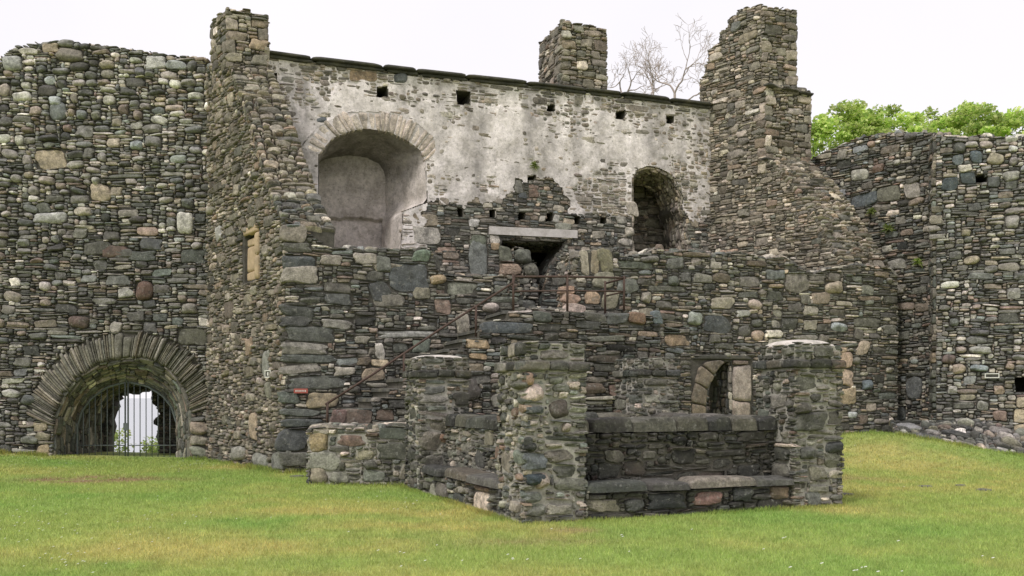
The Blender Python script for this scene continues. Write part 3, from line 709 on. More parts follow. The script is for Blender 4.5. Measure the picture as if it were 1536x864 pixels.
f3 = fpx(W3, [(640, 353, 40, 25, (196, 186, 174), 'block'), (643, 331, 27, 18, (160, 144, 120), 'block'), (625, 328, 14, 18, (150, 132, 106), 'block'), (731, 308, 16, 9, (200, 188, 166), 'block'), (711, 335, 17, 10, (206, 200, 194), 'block'), (838, 312, 18, 9, (196, 182, 164), 'block'), (813, 328, 11, 10, (186, 176, 164), 'block'), (834, 328, 8, 12, (190, 184, 176), 'block'), (853, 332, 17, 7, (188, 168, 142), 'block'),
     (742, 359, 15, 12, (208, 196, 182), 'block'), (743, 370, 13, 9, (186, 156, 112), 'block'), (944, 347, 15, 13, (196, 184, 164), 'boulder'), (938, 363, 22, 11, (188, 178, 164), 'boulder'), (897, 352, 20, 10, (158, 148, 132), 'block'), (948, 313, 18, 20, (190, 176, 158), 'block'), (708, 296, 38, 17, (168, 150, 128), 'block'), (743, 295, 24, 18, (166, 152, 140), 'block'), (800, 290, 14, 13, (126, 98, 80), 'block'), (784, 293, 14, 9, (86, 92, 100), 'block'), (777, 280, 14, 20, (128, 124, 116), 'block'),
     (717, 388, 28, 52, (128, 132, 126), 'block'), (717, 363, 24, 20, (110, 116, 96), 'block'), (545, 115, 42, 12, (170, 140, 104), 'block'), (600, 118, 22, 14, (110, 114, 116), 'boulder'), (482, 181, 20, 8, (98, 106, 116), 'boulder')])
masonry(mb, W3, o3, st3, excl=[W3.pl(nf), W3.pl(w2f), W3.pl([(x, y) for x, y in hear] ), W3.pl([(732, 339), (866, 346), (866, 358), (732, 353)])] + holes + [W3.pl([(478, 232), (452, 226), (460, 200), (486, 178), (520, 170), (560, 168), (600, 172), (630, 186), (650, 206), (655, 226), (637, 240), (600, 240), (500, 240)])], feats=f3, tone=tone3)
# rubble lining of the right-hand opening and the hearth void
for fr, bk, off, ctr, pal, k in ((w2f, w2b, 1.3, (975, 320), 'pale', .95), (hear, [(740, 480), (740, 372), (835, 376), (830, 384), (815, 400), (800, 425), (790, 480)], 1.3, (790, 400), 'slate', .8)):
    A = [W3.at(*W3.px(x, y), 0) for x, y in fr]; B = [W3.at(*W3.px(x, y, off), -off) for x, y in bk]
    rb = Ribbon(A, B, inward=W3.at(*W3.px(*ctr), -.5)); rb.sheet(mb, 1, h0=-.01)
    masonry(mb, rb, rb.rect(), dict(pal=pal, big=[('cobble', .2)], fill=[('slate', 2), ('small', 3), ('chip', 2)], base=.0), tone=lambda u, v, c, k=k: c * k)
vd = W3.shifted(1.9); vp = W3.pl([(915, 388), (915, 255), (1030, 255), (1030, 388)], 1.9); core(mb, vd, vp, [], 0, .1, 1)
masonry(mb, vd, vp, dict(pal='pale', big=[('block', .25), ('cobble', .15)], fill=[('slate', 3), ('small', 2)], base=.0), tone=lambda u, v, c: c * .85)
mb.build('masonry', [M_STONE, M_DKMORT], root, L)
# plaster coat: an uneven layer with its own thickness; stones stand out of it where it is thin
us = np.arange(.02, W3.px(1072, 150)[0], .024); vs = np.arange(W3.px(480, 380)[1], 9.62, .024)
uu, vv = np.meshgrid(us, vs, indexing='ij')
cov = .55 * fbm(uu * .8, vv * .8, 51, 5) + .45 * fbm(uu * 3.2, vv * 3.2, 61, 4)
jx, jy = (fbm(uu * 2, vv * 2, 71) - .5) * .7, (fbm(uu * 2 + 9, vv * 2, 73) - .5) * .7
def blob(cx, cy, rx, ry):
    a = W3.px(cx, cy); s_ = F / 22.8
    return np.exp(-((uu - a[0]) / (rx / s_)) ** 2 - ((vv - a[1]) / (ry / s_)) ** 2)
topl = np.interp(uu, [W3.px(x, y)[0] for x, y in top3], [W3.px(x, y)[1] for x, y in top3])
h = .012 + (cov - .42) * .24
h += .050 * blob(700, 210, 130, 60) + .05 * blob(840, 235, 60, 80) + .04 * blob(930, 225, 90, 55) + .03 * blob(500, 170, 80, 50) + .05 * blob(455, 240, 30, 60) + .03 * blob(1010, 230, 40, 40)
h -= .05 * sstep(.75, .10, topl - vv) + .03 * blob(420, 130, 50, 30) + .055 * blob(900, 285, 60, 30) + .04 * blob(700, 270, 60, 20) + .03 * blob(800, 250, 14, 30) + .05 * blob(1050, 180, 40, 120) + .04 * blob(650, 140, 60, 20)
h -= .035 * sstep(.03, .0, np.abs(uu - W3.px(745, 240)[0] - .05 * np.sin(vv * 5))) * (vv > W3.px(745, 290)[1]) * (vv < W3.px(745, 170)[1])
ok = inpoly(uu + jx * 1.1 + (fbm(uu * 7, vv * 7, 83) - .5) * .35, vv + jy * 1.0 + (fbm(uu * 7 + 3, vv * 7, 85) - .5) * .30, plast)
for e in (nf, w2f): ok &= ~inpoly(uu, vv, W3.pl(e))
for e in holes: ok &= ~inpoly(uu, vv, e)
ring_p = W3.pl([(478, 232), (454, 223), (476, 192), (510, 174), (550, 168), (592, 172), (626, 187), (648, 206), (654, 224), (638, 243), (630, 226), (612, 212), (585, 199), (550, 193), (525, 197), (498, 208)])
ok &= ~inpoly(uu + jx * .12, vv + jy * .12, ring_p)
ok &= vv < topl - .03
h -= .007; h = np.where(h > .044, .044 + (h - .044) * .25, h)
rr = np.hypot((uu - W3.px(1048, 250)[0]), 0)
h -= .05 * sstep(0.9, 0, W3.px(1075, 200)[0] - uu)
h = np.maximum(h, .010 + .02 * (fbm(uu * 5, vv * 5, 33) - .5) + .022 * sstep(.35, .65, fbm(uu * 1.1, vv * 1.1, 35)))
P = W3.map(uu, vv, h)
st = .80 + 1.0 * (fbm(uu * 3.0, vv * .35, 91, 5) - .40) + .5 * (fbm(uu * 4, vv * 4, 95, 4) - .45)
mb = MB(); grid(mb, P, 0, np.repeat(np.clip(st, .45, 1.15)[..., None], 3, -1), mask=ok[:-1, :-1] & ok[1:, 1:] & ok[1:, :-1] & ok[:-1, 1:])
mb.build('plaster', M_PLASTER, root, L)
# arched recess: plastered reveal, back and broken lower part
mb = MB(); A = [W3.at(*W3.px(x, y), .045) for x, y in nf]; B = [W3.at(*W3.px(x, y, 1.3), -1.3) for x, y in nb_]
def arcs(c, i0, i1): return list(resample(c[:i0 + 1], 12))[:-1] + list(resample(c[i0:i1 + 1], 30))[:-1] + list(resample(c[i1:], 16))
A2, B2 = arcs(np.array(A), 2, 9), arcs(np.array(B), 2, 9)
rb = Ribbon.__new__(Ribbon); rb.A = np.array(A2); rb.B = np.array(B2); rb.n = len(A2); rb.Lu = 7.5; rb.Lv = 1.5
T = np.gradient(.5 * (rb.A + rb.B), axis=0); Nn = np.cross(T, rb.B - rb.A); Nn /= np.linalg.norm(Nn, axis=1)[:, None]
Nn *= np.sign(np.sum(Nn * (W3.at(*W3.px(550, 300), -.6) - .5 * (rb.A + rb.B)), 1))[:, None]; rb.N = Nn
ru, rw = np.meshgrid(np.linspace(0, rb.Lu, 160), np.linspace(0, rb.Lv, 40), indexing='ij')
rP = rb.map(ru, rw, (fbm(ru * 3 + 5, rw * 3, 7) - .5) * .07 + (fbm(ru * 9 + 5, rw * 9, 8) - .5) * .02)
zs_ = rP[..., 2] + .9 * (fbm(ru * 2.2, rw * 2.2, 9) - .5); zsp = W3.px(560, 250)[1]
rc_ = (.92 - .42 * sstep(zsp - .3, zsp + .6, zs_) - .25 * (rw / rb.Lv) * sstep(zsp - 1.4, zsp, zs_))[..., None] * np.array([1, .985, .94]) * (.8 + .4 * fbm(ru * 5, rw * 5, 10))[..., None]  # vault shade painted in: darker upwards and inwards, with blotchy algae stain
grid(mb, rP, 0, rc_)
# back of the recess
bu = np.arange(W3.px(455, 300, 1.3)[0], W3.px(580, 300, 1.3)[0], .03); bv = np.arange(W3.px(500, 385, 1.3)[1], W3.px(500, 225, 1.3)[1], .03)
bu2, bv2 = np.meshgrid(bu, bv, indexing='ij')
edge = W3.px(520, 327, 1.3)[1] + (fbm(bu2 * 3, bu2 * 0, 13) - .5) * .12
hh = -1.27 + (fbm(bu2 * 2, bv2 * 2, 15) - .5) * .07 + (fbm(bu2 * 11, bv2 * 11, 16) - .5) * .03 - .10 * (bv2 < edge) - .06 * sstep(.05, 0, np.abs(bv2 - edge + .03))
grid(mb, W3.map(bu2, bv2, hh), 0, (.74 + .4 * (fbm(bu2 * 2.5, bv2 * 2.5, 46) - .5))[..., None] * np.repeat((.92 + .12 * (bv2 < edge) - .25 * sstep(W3.px(520, 285, 1.3)[1], W3.px(520, 235, 1.3)[1], bv2 + .5 * (fbm(bu2 * 2, bv2 * 2, 44) - .5)))[..., None], 3, -1) * np.array([1, .97, .94]))  # upper back darkened as painted vault shade, mottled with algae stain
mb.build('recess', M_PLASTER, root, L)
mb = MB(); ri = [(478, 232), (498, 208), (525, 197), (550, 193), (585, 199), (612, 212), (630, 226), (638, 243)]; ro = [(452, 222), (474, 190), (510, 172), (550, 166), (592, 170), (628, 186), (650, 206), (656, 226)]
rv = Ribbon([W3.at(*W3.px(x, y), 0) for x, y in ri], [W3.at(*W3.px(x, y), 0) for x, y in ro], inward=(0, 0, 6)); rects = []; u = 0
while u < rv.Lu - .05:
    wd = min(rng.uniform(.09, .24), rv.Lu - u); rects.append((u + .008, u + wd - .008, -.02, rv.Lv - rng.uniform(-.08, .10))); u += wd
K = len(rects); stones(mb, rv.map, np.array(rects), np.full(K, 7.), rng.uniform(.04, .07, K), np.full(K, 7.), rng.uniform(.0, .03, K), (.35 * pick('pale', K) + .65 * lin((206, 192, 180))) * 1.25, 0, 16, (.4, .75, .93, 1), back=.1, wob=.04)
rv.sheet(mb, 1, (.9, .9, .9), h0=.04)
mb.build('arch', [M_STONE, M_PLASTER], root, L)
mb = MB(); a = W3.px(733, 352); b2 = W3.px(865, 358); a1 = W3.px(733, 340); b1 = W3.px(865, 346)
pt = Patch(W3.at(*a, -.10), W3.at(*b2, -.10), W3.at(*b1, -.10), W3.at(*a1, -.10)); sbox(mb, pt.map, 0, pt.Lu, 0, pt.Lv, 0, .17, 0); mb.build('lintel', M_LINTEL, root, L)
# rubble blocks left standing in the hearth
mb = MB(); hp = W3.shifted(-.05)
masonry(mb, hp, W3.pl([(748, 480), (748, 378), (760, 373), (785, 373), (790, 390), (802, 394), (808, 480)]), dict(pal='mix', big=[('block', .5)], fill=[('slate', 2), ('small', 2)], prot=2), feats=fpx(W3, [(782, 385, 26, 20, (110, 112, 98), 'boulder'), (764, 405, 32, 18, (172, 142, 116), 'block'), (794, 406, 22, 22, (136, 132, 116), 'boulder'), (757, 382, 20, 22, (110, 112, 92), 'block')]))
core(mb, hp, W3.pl([(748, 480), (748, 382), (785, 382), (800, 400), (806, 480)]), [], 0, .4, 1); mb.build('rubble_fill', [M_STONE, M_DKMORT], root, L)
# slate coping, slabs end to end and slightly out of line
mb = MB(); rects = []; cols = []
cp = [(386, 76), (450, 85), (600, 103), (700, 114), (815, 126), (940, 141), (1068, 157)]
c3 = resample(np.array([W3.at(*W3.px(x, y), 0) for x, y in cp]), 200)
rb = Ribbon(c3 - ZV * .13 , c3, inward=(0, 0, 9)); u = 0
while u < rb.Lu - .1:
    wd = min(rng.uniform(.8, 1.9), rb.Lu - u); d = rng.uniform(-.007, .007)
    rects.append((u - .004, u + wd + .004, .065 + d, rb.Lv + d + rng.uniform(0, .006))); rects.append((u + .1, min(u + wd + .08, rb.Lu), -.01 + d, .066 + d)); u += wd
K = len(rects); base = np.where(np.arange(K) % 2 == 0, .0, -.02)
stones(mb, rb.map, np.array(rects), np.full(K, 12.), np.where(np.arange(K) % 2 == 0, .17, .10) + rng.uniform(-.02, .03, K), np.full(K, 14.), base, np.full((K, 3), 1.), 0, 16, (.4, .8, .95, 1), back=1.25, wob=.006, fac=.1, skew=.01)
mb.build('coping', M_SLATE, root, L)
cB = W3.at(*W3.px(851, 140), -.35); 
mb = MB(); sc = cB[1] / F
stack(mb, cB[:2], W3.U, -W3.N, 1.22, 1.6, EYE + (HY - 150) * sc, EYE + (HY - 29) * sc, dict(pal='tan', big=[('block', .38), ('cobble', .08)], fill=[('slate', 3), ('small', 3)], gap=.007, base=.01, quoin='lr', qpal='tan'), jag=.16)
mb.build('chimney_stack', [M_STONE, M_DKMORT], root, L)

# ---------- 5. right gable with tall stack
root = thing('gable_wall', (7, 24, 0), 'ruined right gable wall of thin slaty stones under a tall stepped chimney stack', 'wall'); L = (7, 24, 0)
TH4 = U2 * 1.40
XC = 1143
sh = [(1052, 165), (1050, 148), (1050, 120), (1057, 112), (1058, 98), (1063, 92), (1062, 76), (1070, 70), (1078, 66), (1080, 48), (1092, 42), (1096, 30), (1104, 26), (1106, 16), (1118, 12), (XC, 6)]
o4 = W4.pl([(1266, 720), (1266, 410), (1255, 386), (1240, 364), (1222, 330), (1203, 302), (1176, 266), (XC, 234)]) + W4.pl(sh[::-1]) + W4.pl([(1052, 720)])
mb = MB(); zs = W4.px(XC, 236)[1] - .05; us4 = W4.px(XC, 236)[0]
lowp = W4.pl([(1266, 720), (1266, 410), (1255, 386), (1240, 364), (1222, 330), (1203, 302), (1176, 266), (XC, 236)]) + [(W4.px(1052, 200)[0], zs), (W4.px(1052, 720)[0], -.4)]
core(mb, W4, [(u, v - (.04 if v > 1 else 0)) for u, v in lowp], [], 0, 0, 1, vec=TH4)
core(mb, W4, [(u, v - .06 if v > 9 else v) for u, v in [(us4 - .02, zs + .002), (us4 - .02, W4.px(XC, 8)[1])] + W4.pl(sh[::-1]) + [(W4.px(1052, 165)[0], zs + .002)]], [], 0, 0, 1, vec=U2 * .98)
def tone4(u, v, c):
    m = sstep(.45, .62, fbm(u * .8, v * .8, 19))[:, None]; return (c * 1.12 + lin((150, 142, 122)) * .12) * (1 - .22 * m)
st4 = dict(pal='tan', big=[('block', .09), ('cobble', .12)], fill=[('slate', 5), ('small', 3), ('chip', 2)], gap=.006, base=-.012)
masonry(mb, W4, o4, st4, tone=tone4, feats=fpx(W4, [(1123, 55, 28, 24, (158, 144, 112), 'block'), (1130, 75, 20, 16, (140, 134, 116), 'block'), (1132, 100, 18, 18, (150, 140, 120), 'block'), (1105, 40, 14, 18, (120, 122, 114), 'block'), (1075, 122, 9, 8, (196, 190, 176), 'block'), (1066, 100, 12, 14, (178, 150, 118), 'block')]))
rk4 = [(XC, 236), (1176, 266), (1203, 302), (1222, 330), (1240, 364), (1255, 386), (1266, 410)]
rp = [W4.at(*W4.px(x, y), 0) for x, y in rk4]
for k in range(len(rp) - 1):
    a, b2 = rp[k + 1], rp[k]; pt = Patch(a, a + TH4, b2 + TH4, b2)
    masonry(mb, pt, pt.rect(.03), dict(pal='tan', big=[('block', .08), ('cobble', .15)], fill=[('slate', 4), ('small', 3), ('chip', 1)], gap=.007, base=.02, prot=1.5), tone=lambda u, v, c: c * 1.08)
mb.build('masonry', [M_STONE, M_DKMORT], root, L)
c4 = W4.at(W4.px(XC, 100)[0], 0, 0); s4 = c4[1] / F
mb = MB(); stx = dict(pal='tan', big=[('block', .30), ('cobble', .08)], fill=[('slate', 4), ('small', 3)], gap=.007, base=.01, quoin='lr', qpal='tan')
stack(mb, (c4 - U2 * .0)[:2], U2, -W4.U, 1.02, 1.0, EYE + (HY - 132) * s4, EYE + (HY - 5) * s4, stx, faces='frb', jag=.14)
stack(mb, (c4 + W4.U * .10)[:2], U2, -W4.U, 1.36, 1.1, EYE + (HY - 262) * s4, EYE + (HY - 128) * s4, stx, faces='lfrb', jag=.04)
mb.build('chimney_stack', [M_STONE, M_DKMORT], root, L)
mb = MB(); q = Plane((c4 + W4.U * .08)[:2], (c4 + W4.U * .08 + U2)[:2]); z0 = EYE + (HY - 133) * s4
pt = Patch(q.at(-.05, z0 + .02, -.05), q.at(1.42, z0 - .10, -.05), q.at(1.42, z0 + .0, -.05), q.at(-.05, z0 + .12, -.05)); stones(mb, pt.map, np.array([[0, .5, 0, .07], [.5, 1.02, .01, .07], [1.02, pt.Lu, 0, .07]]), np.full(3, 10.), np.full(3, .26), np.full(3, 10.), np.full(3, .0), np.full((3, 3), 1.), 0, 24, wob=.03)
z0 = EYE + (HY - 250) * s4
pt = Patch(q.at(-.1, z0 + .14, .0), q.at(1.5, z0 - .10, .0), q.at(1.5, z0 - .02, .0), q.at(-.1, z0 + .22, .0)); stones(mb, pt.map, np.array([[0, .6, 0, .07], [.6, 1.1, .01, .07], [1.1, pt.Lu, 0, .07]]), np.full(3, 10.), np.full(3, .22), np.full(3, 10.), np.full(3, -.05), np.full((3, 3), 1.), 0, 24, wob=.03)
mb.build('ledge', M_SLATE, root, L)

# ---------- 6. front wall
root = thing('front_wall', (2.5, 20.4, 0), 'long broken front wall of grey rubble running behind the stair and the stone wellhead', 'wall'); L = (2.5, 20.4, 0)
top2 = [(428, 330), (440, 335), (455, 342), (468, 352), (482, 364), (500, 372), (560, 373), (600, 374), (640, 372), (650, 380), (655, 404), (668, 413), (735, 413), (776, 416), (780, 462), (862, 464), (866, 400), (870, 380), (880, 376), (922, 374), (932, 384), (965, 382), (985, 372), (1010, 377), (1040, 374), (1070, 382), (1110, 378), (1150, 388), (1175, 384), (1205, 406), (1222, 410), (1250, 402), (1285, 396), (1310, 398), (1334, 402), (1346, 412)]
o2 = W2.pl([(1346, 720)]) + W2.pl(top2[::-1]) + W2.pl([(428, 740)])
door = [(1058, 720), (1058, 600), (1062, 580), (1070, 562), (1080, 545), (1085, 540), (1098, 540), (1098, 720)]
mb = MB(); core(mb, W2, [(u, v - .05 if v > 2 else v) for u, v in o2], [W2.pl(door)], 0, .95, 1)
def tone2(u, v, c):
    t = sstep(8.5, 11.5, u)[:, None]; k = fbm(u * .6, v * .6, 29)[:, None]
    lowdark = sstep(6.5, 7.5, u)[:, None] * sstep(4.2, 2.5, v)[:, None] * .12
    return c * (.85 + .4 * (k - .4)) * (1 - lowdark) + t * lin((150, 136, 112)) * .05
def zone2(c, u, v):
    r = 1 / (1 + math.exp(-(u - 8.5) * 1.2))
    if c in ('bar', 'bigblk'): return 1 - .75 * r
    if c in ('boulder', 'cobble'): return .35 + .65 * r
    return 1
st2 = dict(wob=.06, pal='mix', big=[('bigblk', .10), ('bar', .10), ('block', .20), ('boulder', .08), ('cobble', .06)], fill=[('slate', 5), ('small', 3), ('chip', 1.5)], zone=zone2, gap=.007, base=-.012)
f2 = fpx(W2, [(450, 412, 56, 22, (158, 148, 134), 'block'), (448, 395, 50, 20, (84, 88, 90), 'block'), (440, 350, 40, 26, (150, 138, 124), 'block'), (445, 372, 44, 14, (110, 108, 98), 'bar'), (446, 467, 52, 16, (86, 88, 84), 'bar'), (444, 482, 48, 15, (80, 80, 78), 'bar'), (465, 501, 72, 22, (96, 98, 92), 'bar'), (455, 523, 70, 17, (138, 132, 120), 'bar'), (462, 538, 84, 12, (100, 104, 98), 'bar'), (450, 553, 64, 16, (152, 144, 132), 'bar'), (474, 574, 84, 20, (104, 106, 100), 'bar'), (432, 597, 34, 18, (110, 118, 108), 'block'), (450, 618, 60, 13, (104, 108, 102), 'bar'), (450, 634, 64, 14, (88, 92, 92), 'bar'), (440, 660, 50, 34, (86, 88, 90), 'bigblk'), (440, 688, 46, 24, (120, 118, 108), 'block'),
     (612, 417, 58, 40, (90, 94, 96), 'bigblk'), (570, 438, 32, 30, (86, 88, 90), 'block'), (548, 388, 38, 16, (170, 158, 144), 'block'), (583, 451, 48, 17, (138, 130, 118), 'block'), (508, 449, 40, 16, (92, 94, 92), 'block'), (570, 527, 14, 24, (200, 190, 178), 'block'), (575, 396, 24, 22, (120, 122, 112), 'block'), (585, 401, 50, 12, (150, 138, 118), 'bar'), (632, 384, 26, 18, (120, 138, 116), 'block'), (632, 440, 28, 18, (150, 142, 118), 'block'), (664, 460, 24, 22, (160, 130, 112), 'block'), (657, 419, 24, 14, (168, 142, 100), 'boulder'), (692, 433, 46, 16, (138, 138, 122), 'bar'), (505, 486, 46, 14, (150, 144, 134), 'bar'), (610, 502, 90, 10, (150, 148, 142), 'bar'),
     (736, 462, 24, 14, (188, 170, 160), 'boulder'), (694, 485, 22, 30, (160, 150, 132), 'block'), (850, 436, 24, 12, (180, 140, 112), 'block'), (856, 448, 28, 14, (196, 156, 130), 'block'), (862, 462, 30, 14, (206, 178, 162), 'block'), (888, 446, 24, 20, (184, 152, 118), 'block'), (893, 393, 15, 36, (170, 152, 118), 'block'), (908, 391, 22, 34, (140, 132, 96), 'block'), (877, 394, 13, 36, (178, 166, 140), 'block'), (905, 420, 34, 22, (152, 146, 122), 'block'), (940, 430, 30, 20, (120, 122, 114), 'block'), (915, 450, 24, 26, (150, 142, 116), 'block'),
     (1075, 487, 42, 24, (84, 88, 90), 'bigblk'), (1083, 455, 34, 17, (176, 164, 142), 'block'), (1132, 457, 23, 14, (188, 166, 150), 'boulder'), (1041, 478, 22, 20, (150, 156, 144), 'boulder'), (1136, 503, 19, 16, (190, 160, 134), 'boulder'), (1015, 511, 36, 18, (166, 138, 108), 'block'), (1114, 470, 20, 10, (180, 178, 168), 'block'), (1250, 432, 26, 16, (176, 158, 130), 'boulder'), (1195, 425, 36, 28, (130, 122, 110), 'bigblk'), (1230, 447, 28, 18, (160, 140, 118), 'block'), (1258, 490, 24, 14, (160, 168, 168), 'boulder'), (1293, 522, 18, 22, (196, 172, 146), 'block'), (1300, 577, 16, 16, (104, 116, 122), 'boulder'), (1278, 622, 14, 10, (184, 188, 186), 'boulder'), (1215, 488, 20, 16, (160, 150, 130), 'block'),
     (1268, 540, 20, 26, (206, 170, 140), 'block'), (1267, 567, 24, 26, (198, 168, 140), 'block'), (1269, 594, 28, 24, (176, 152, 116), 'block'), (1262, 525, 12, 10, (188, 160, 130), 'block')])
exd = W2.pl([(1036, 720), (1036, 538), (1128, 534), (1128, 720)])
masonry(mb, W2, o2, st2, excl=[exd], feats=f2, tone=tone2)
tt = [W2.at(*W2.px(x, y), -.02) - ZV * .05 for x, y in top2]
for a, c2 in zip(tt[:-1], tt[1:]):
    if np.linalg.norm(c2 - a) > .25 and abs(c2[2] - a[2]) < .4:
        pt = Patch(a, c2, c2 - W2.N * .9, a - W2.N * .9); masonry(mb, pt, pt.rect(.02), dict(pal='mix', big=[('block', .3), ('boulder', .2)], fill=[('slate', 3), ('cobble', 2), ('small', 2)], gap=.008))
# upright broken ends either side of the doorway gap at the landing
for (xa, ya, xb, yb) in ((780, 462, 776, 416), (862, 464, 868, 376)):
    a = W2.at(*W2.px(xa, ya), 0); b2 = W2.at(*W2.px(xb, yb), 0); d = -W2.N * .9
    pt = Patch(a, a + d, b2 + d, b2) if xa < 800 else Patch(a + d, a, b2, b2 + d); masonry(mb, pt, pt.rect(), dict(pal='tan', big=[('block', .4)], fill=[('small', 2), ('slate', 2)]))
# inside of the lower doorway
A = [W2.at(*W2.px(x, y), 0) for x, y in door]; B = [p - W2.N * .9 for p in A]
rb = Ribbon(A, B, inward=W2.at(*W2.px(1078, 600), -.4)); rb.sheet(mb, 1, h0=-.005); masonry(mb, rb, rb.rect(), dict(pal='mix', big=[('block', .5)], fill=[('small', 2), ('slate', 2)], base=.0), tone=lambda u, v, c: c * .8)
mb.build('masonry', [M_STONE, M_JOINT], root, L)
# dressed doorway
mb = MB(); hd = [(1058, 640), (1058, 602), (1060, 588), (1065, 574), (1071, 562), (1078, 551), (1086, 543)]; ho = [(1037, 640), (1037, 600), (1040, 575), (1047, 553), (1058, 543), (1070, 541), (1080, 540)]
rv = Ribbon([W2.at(*W2.px(x, y), 0) for x, y in ho], [W2.at(*W2.px(x, y), 0) for x, y in hd], inward=(0, 0, 1)); us_ = np.array([0, .28, .52, .74, 1.0]) * rv.Lu
rects = np.array([[us_[k] + .006, us_[k + 1] - .006, .0, rv.Lv] for k in range(4)])
stones(mb, rv.map, rects, np.full(4, 12.), np.full(4, .06), np.full(4, 14.), np.full(4, .01), grey(np.array([lin((146, 128, 102)), lin((140, 124, 102)), lin((150, 132, 108)), lin((134, 120, 100))]), .7) * .85, 0, 24, back=.12, wob=.015, fac=.2); rv.sheet(mb, 1, h0=.005)
mb.build('door_arch', [M_STONE, M_JOINT], root, L)
mb = MB(); a = W2.px(1098, 640); b2 = W2.px(1126, 541); hh = b2[1] - a[1]
rr_ = np.array([[a[0], b2[0] - .03, a[1], a[1] + hh * .38], [a[0] + .01, b2[0], a[1] + hh * .385, a[1] + hh * .93], [a[0], b2[0] - .08, a[1] + hh * .935, b2[1]]])
stones(mb, W2.map, rr_ + np.array([.004, -.004, .004, -.004]), np.full(3, 11.), np.full(3, .06), np.full(3, 12.), np.full(3, .01), grey(np.array([lin((180, 160, 142)), lin((186, 168, 154)), lin((132, 112, 100))]), .7) * .9, 0, 24, back=.15, wob=.02, fac=.2); mb.build('door_jamb', [M_STONE], root, L)
mb = MB(); a = W2.px(1036, 539); b2 = W2.px(1128, 533); box(mb, W2.map, a[0], b2[0], a[1], b2[1] + .0, -.2, .07, rough=.015); mb.build('lintel', M_SLATE, root, L)

# ---------- 7. outside stair with landing and handrail
root = thing('staircase', (-1.2, 17.5, 0), 'outside rubble stair climbing to a landing against the front wall, with a rusty handrail', 'staircase'); L = (-1.2, 17.5, 0)
s0 = FR.px(486, 660); s1 = FR.px(782, 466); NS = 13
pts = [(s0[0], -.3)]; prof = []
for k in range(NS):
    ua = s0[0] + (s1[0] - s0[0]) * k / NS; ub = s0[0] + (s1[0] - s0[0]) * (k + 1) / NS; z = s0[1] + (s1[1] - s0[1]) * (k + 1) / NS
    prof += [(ua, z), (ub, z)]
land_r = FR.px(990, 470)[0]
poly = [(s0[0], -.3)] + prof + [(land_r, s1[1]), (land_r, -.3)]
mb = MB(); core(mb, FR, [(u, v - (.06 if v > 0 else 0)) for u, v in poly], [], 0, 1.49, 1)
sts = dict(pal='mix', big=[('bigblk', .14), ('bar', .12), ('block', .2)], fill=[('slate', 4), ('small', 3), ('chip', 1)], gap=.007, base=.01)
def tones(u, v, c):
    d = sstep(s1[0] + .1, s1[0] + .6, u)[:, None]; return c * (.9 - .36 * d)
fs = fpx(FR, [(508, 627, 24, 26, (120, 92, 84), 'block'), (536, 626, 44, 24, (124, 104, 88), 'block'), (715, 516, 36, 13, (186, 156, 112), 'block'), (716, 535, 26, 10, (184, 152, 108), 'block'), (700, 585, 40, 32, (96, 88, 82), 'boulder'), (760, 492, 78, 16, (92, 98, 102), 'bigblk'), (720, 570, 30, 14, (112, 108, 98), 'block'), (955, 478, 24, 18, (138, 106, 80), 'block'), (985, 477, 14, 20, (110, 124, 130), 'block'), (925, 478, 34, 16, (98, 100, 98), 'block')])
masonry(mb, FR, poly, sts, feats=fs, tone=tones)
mb.build('masonry', [M_STONE, M_DKMORT], root, L)
for k in range(NS):
    ua, z = prof[2 * k]; ub, _ = prof[2 * k + 1]
    a = FR.at(ua - .04, z - .055, .0) ; mb = MB()
    pt = Patch(FR.at(ua - .05, z + .0, .03), FR.at(ub - .0, z + .0, .03), FR.at(ub - .0, z + .0, -1.46), FR.at(ua - .05, z + .0, -1.46))
    box(mb, pt.map, 0, pt.Lu, 0, pt.Lv, -.065, .006 * rng.random(), rough=.008); mb.build('step', M_SLATE, root, L)
mb = MB(); pt = Patch(FR.at(s1[0] + .003, s1[1] - .01, .04), FR.at(land_r, s1[1] - .01, .04), FR.at(land_r, s1[1] - .01, -1.46), FR.at(s1[0] + .003, s1[1] - .01, -1.46))
stones(mb, pt.map, np.array([[a_ + .004, b_ - .004, 0, pt.Lv] for a_, b_ in zip(np.linspace(0, pt.Lu, 5)[:-1], np.linspace(0, pt.Lu, 5)[1:])]), np.full(4, 12.), np.full(4, .07), np.full(4, 14.), np.full(4, -.06) + rng.uniform(0, .012, 4), np.ones((4, 3)), 0, 24, back=.0, wob=.015, fac=.1); mb.build('landing_slab', M_SLATE, root, L)
def on(x, y, off=.08): 
    u_, v_ = FR.px(x, y, off); return FR.at(u_, v_, -off)
mb = MB(); tube(mb, [on(488, 607), on(560, 561), on(660, 494), on(770, 424), on(772, 416)], .022, sides=8)
tube(mb, [on(770, 415), on(852, 415), on(938, 417)], .022); tube(mb, [on(770, 437), on(852, 436), on(938, 437)], .016)
e = on(938, 417); e2 = e - W2.N * .9; tube(mb, [e, e2], .022); tube(mb, [on(938, 437), on(938, 437) - W2.N * .9], .016)
rail = mb.build('railing', M_RUST, root, L)
for x, y0_, y1_ in ((491, 604, 640), (606, 530, 575), (714, 459, 505), (770, 412, 466), (851, 413, 467), (936, 414, 467)):
    mb = MB(); tube(mb, [on(x, y1_), on(x, y0_)], .024); po = mb.build('post', M_RUST, None, (0, 0, 0)); po.parent = rail
    po.data.transform(__import__('mathutils').Matrix.Translation((-L[0], -L[1], -L[2])))
mb = MB(); tube(mb, [on(936, 467) - W2.N * .9, on(936, 414) - W2.N * .9], .024); po = mb.build('post', M_RUST, None); po.parent = rail; po.data.transform(__import__('mathutils').Matrix.Translation((-L[0], -L[1], -L[2])))

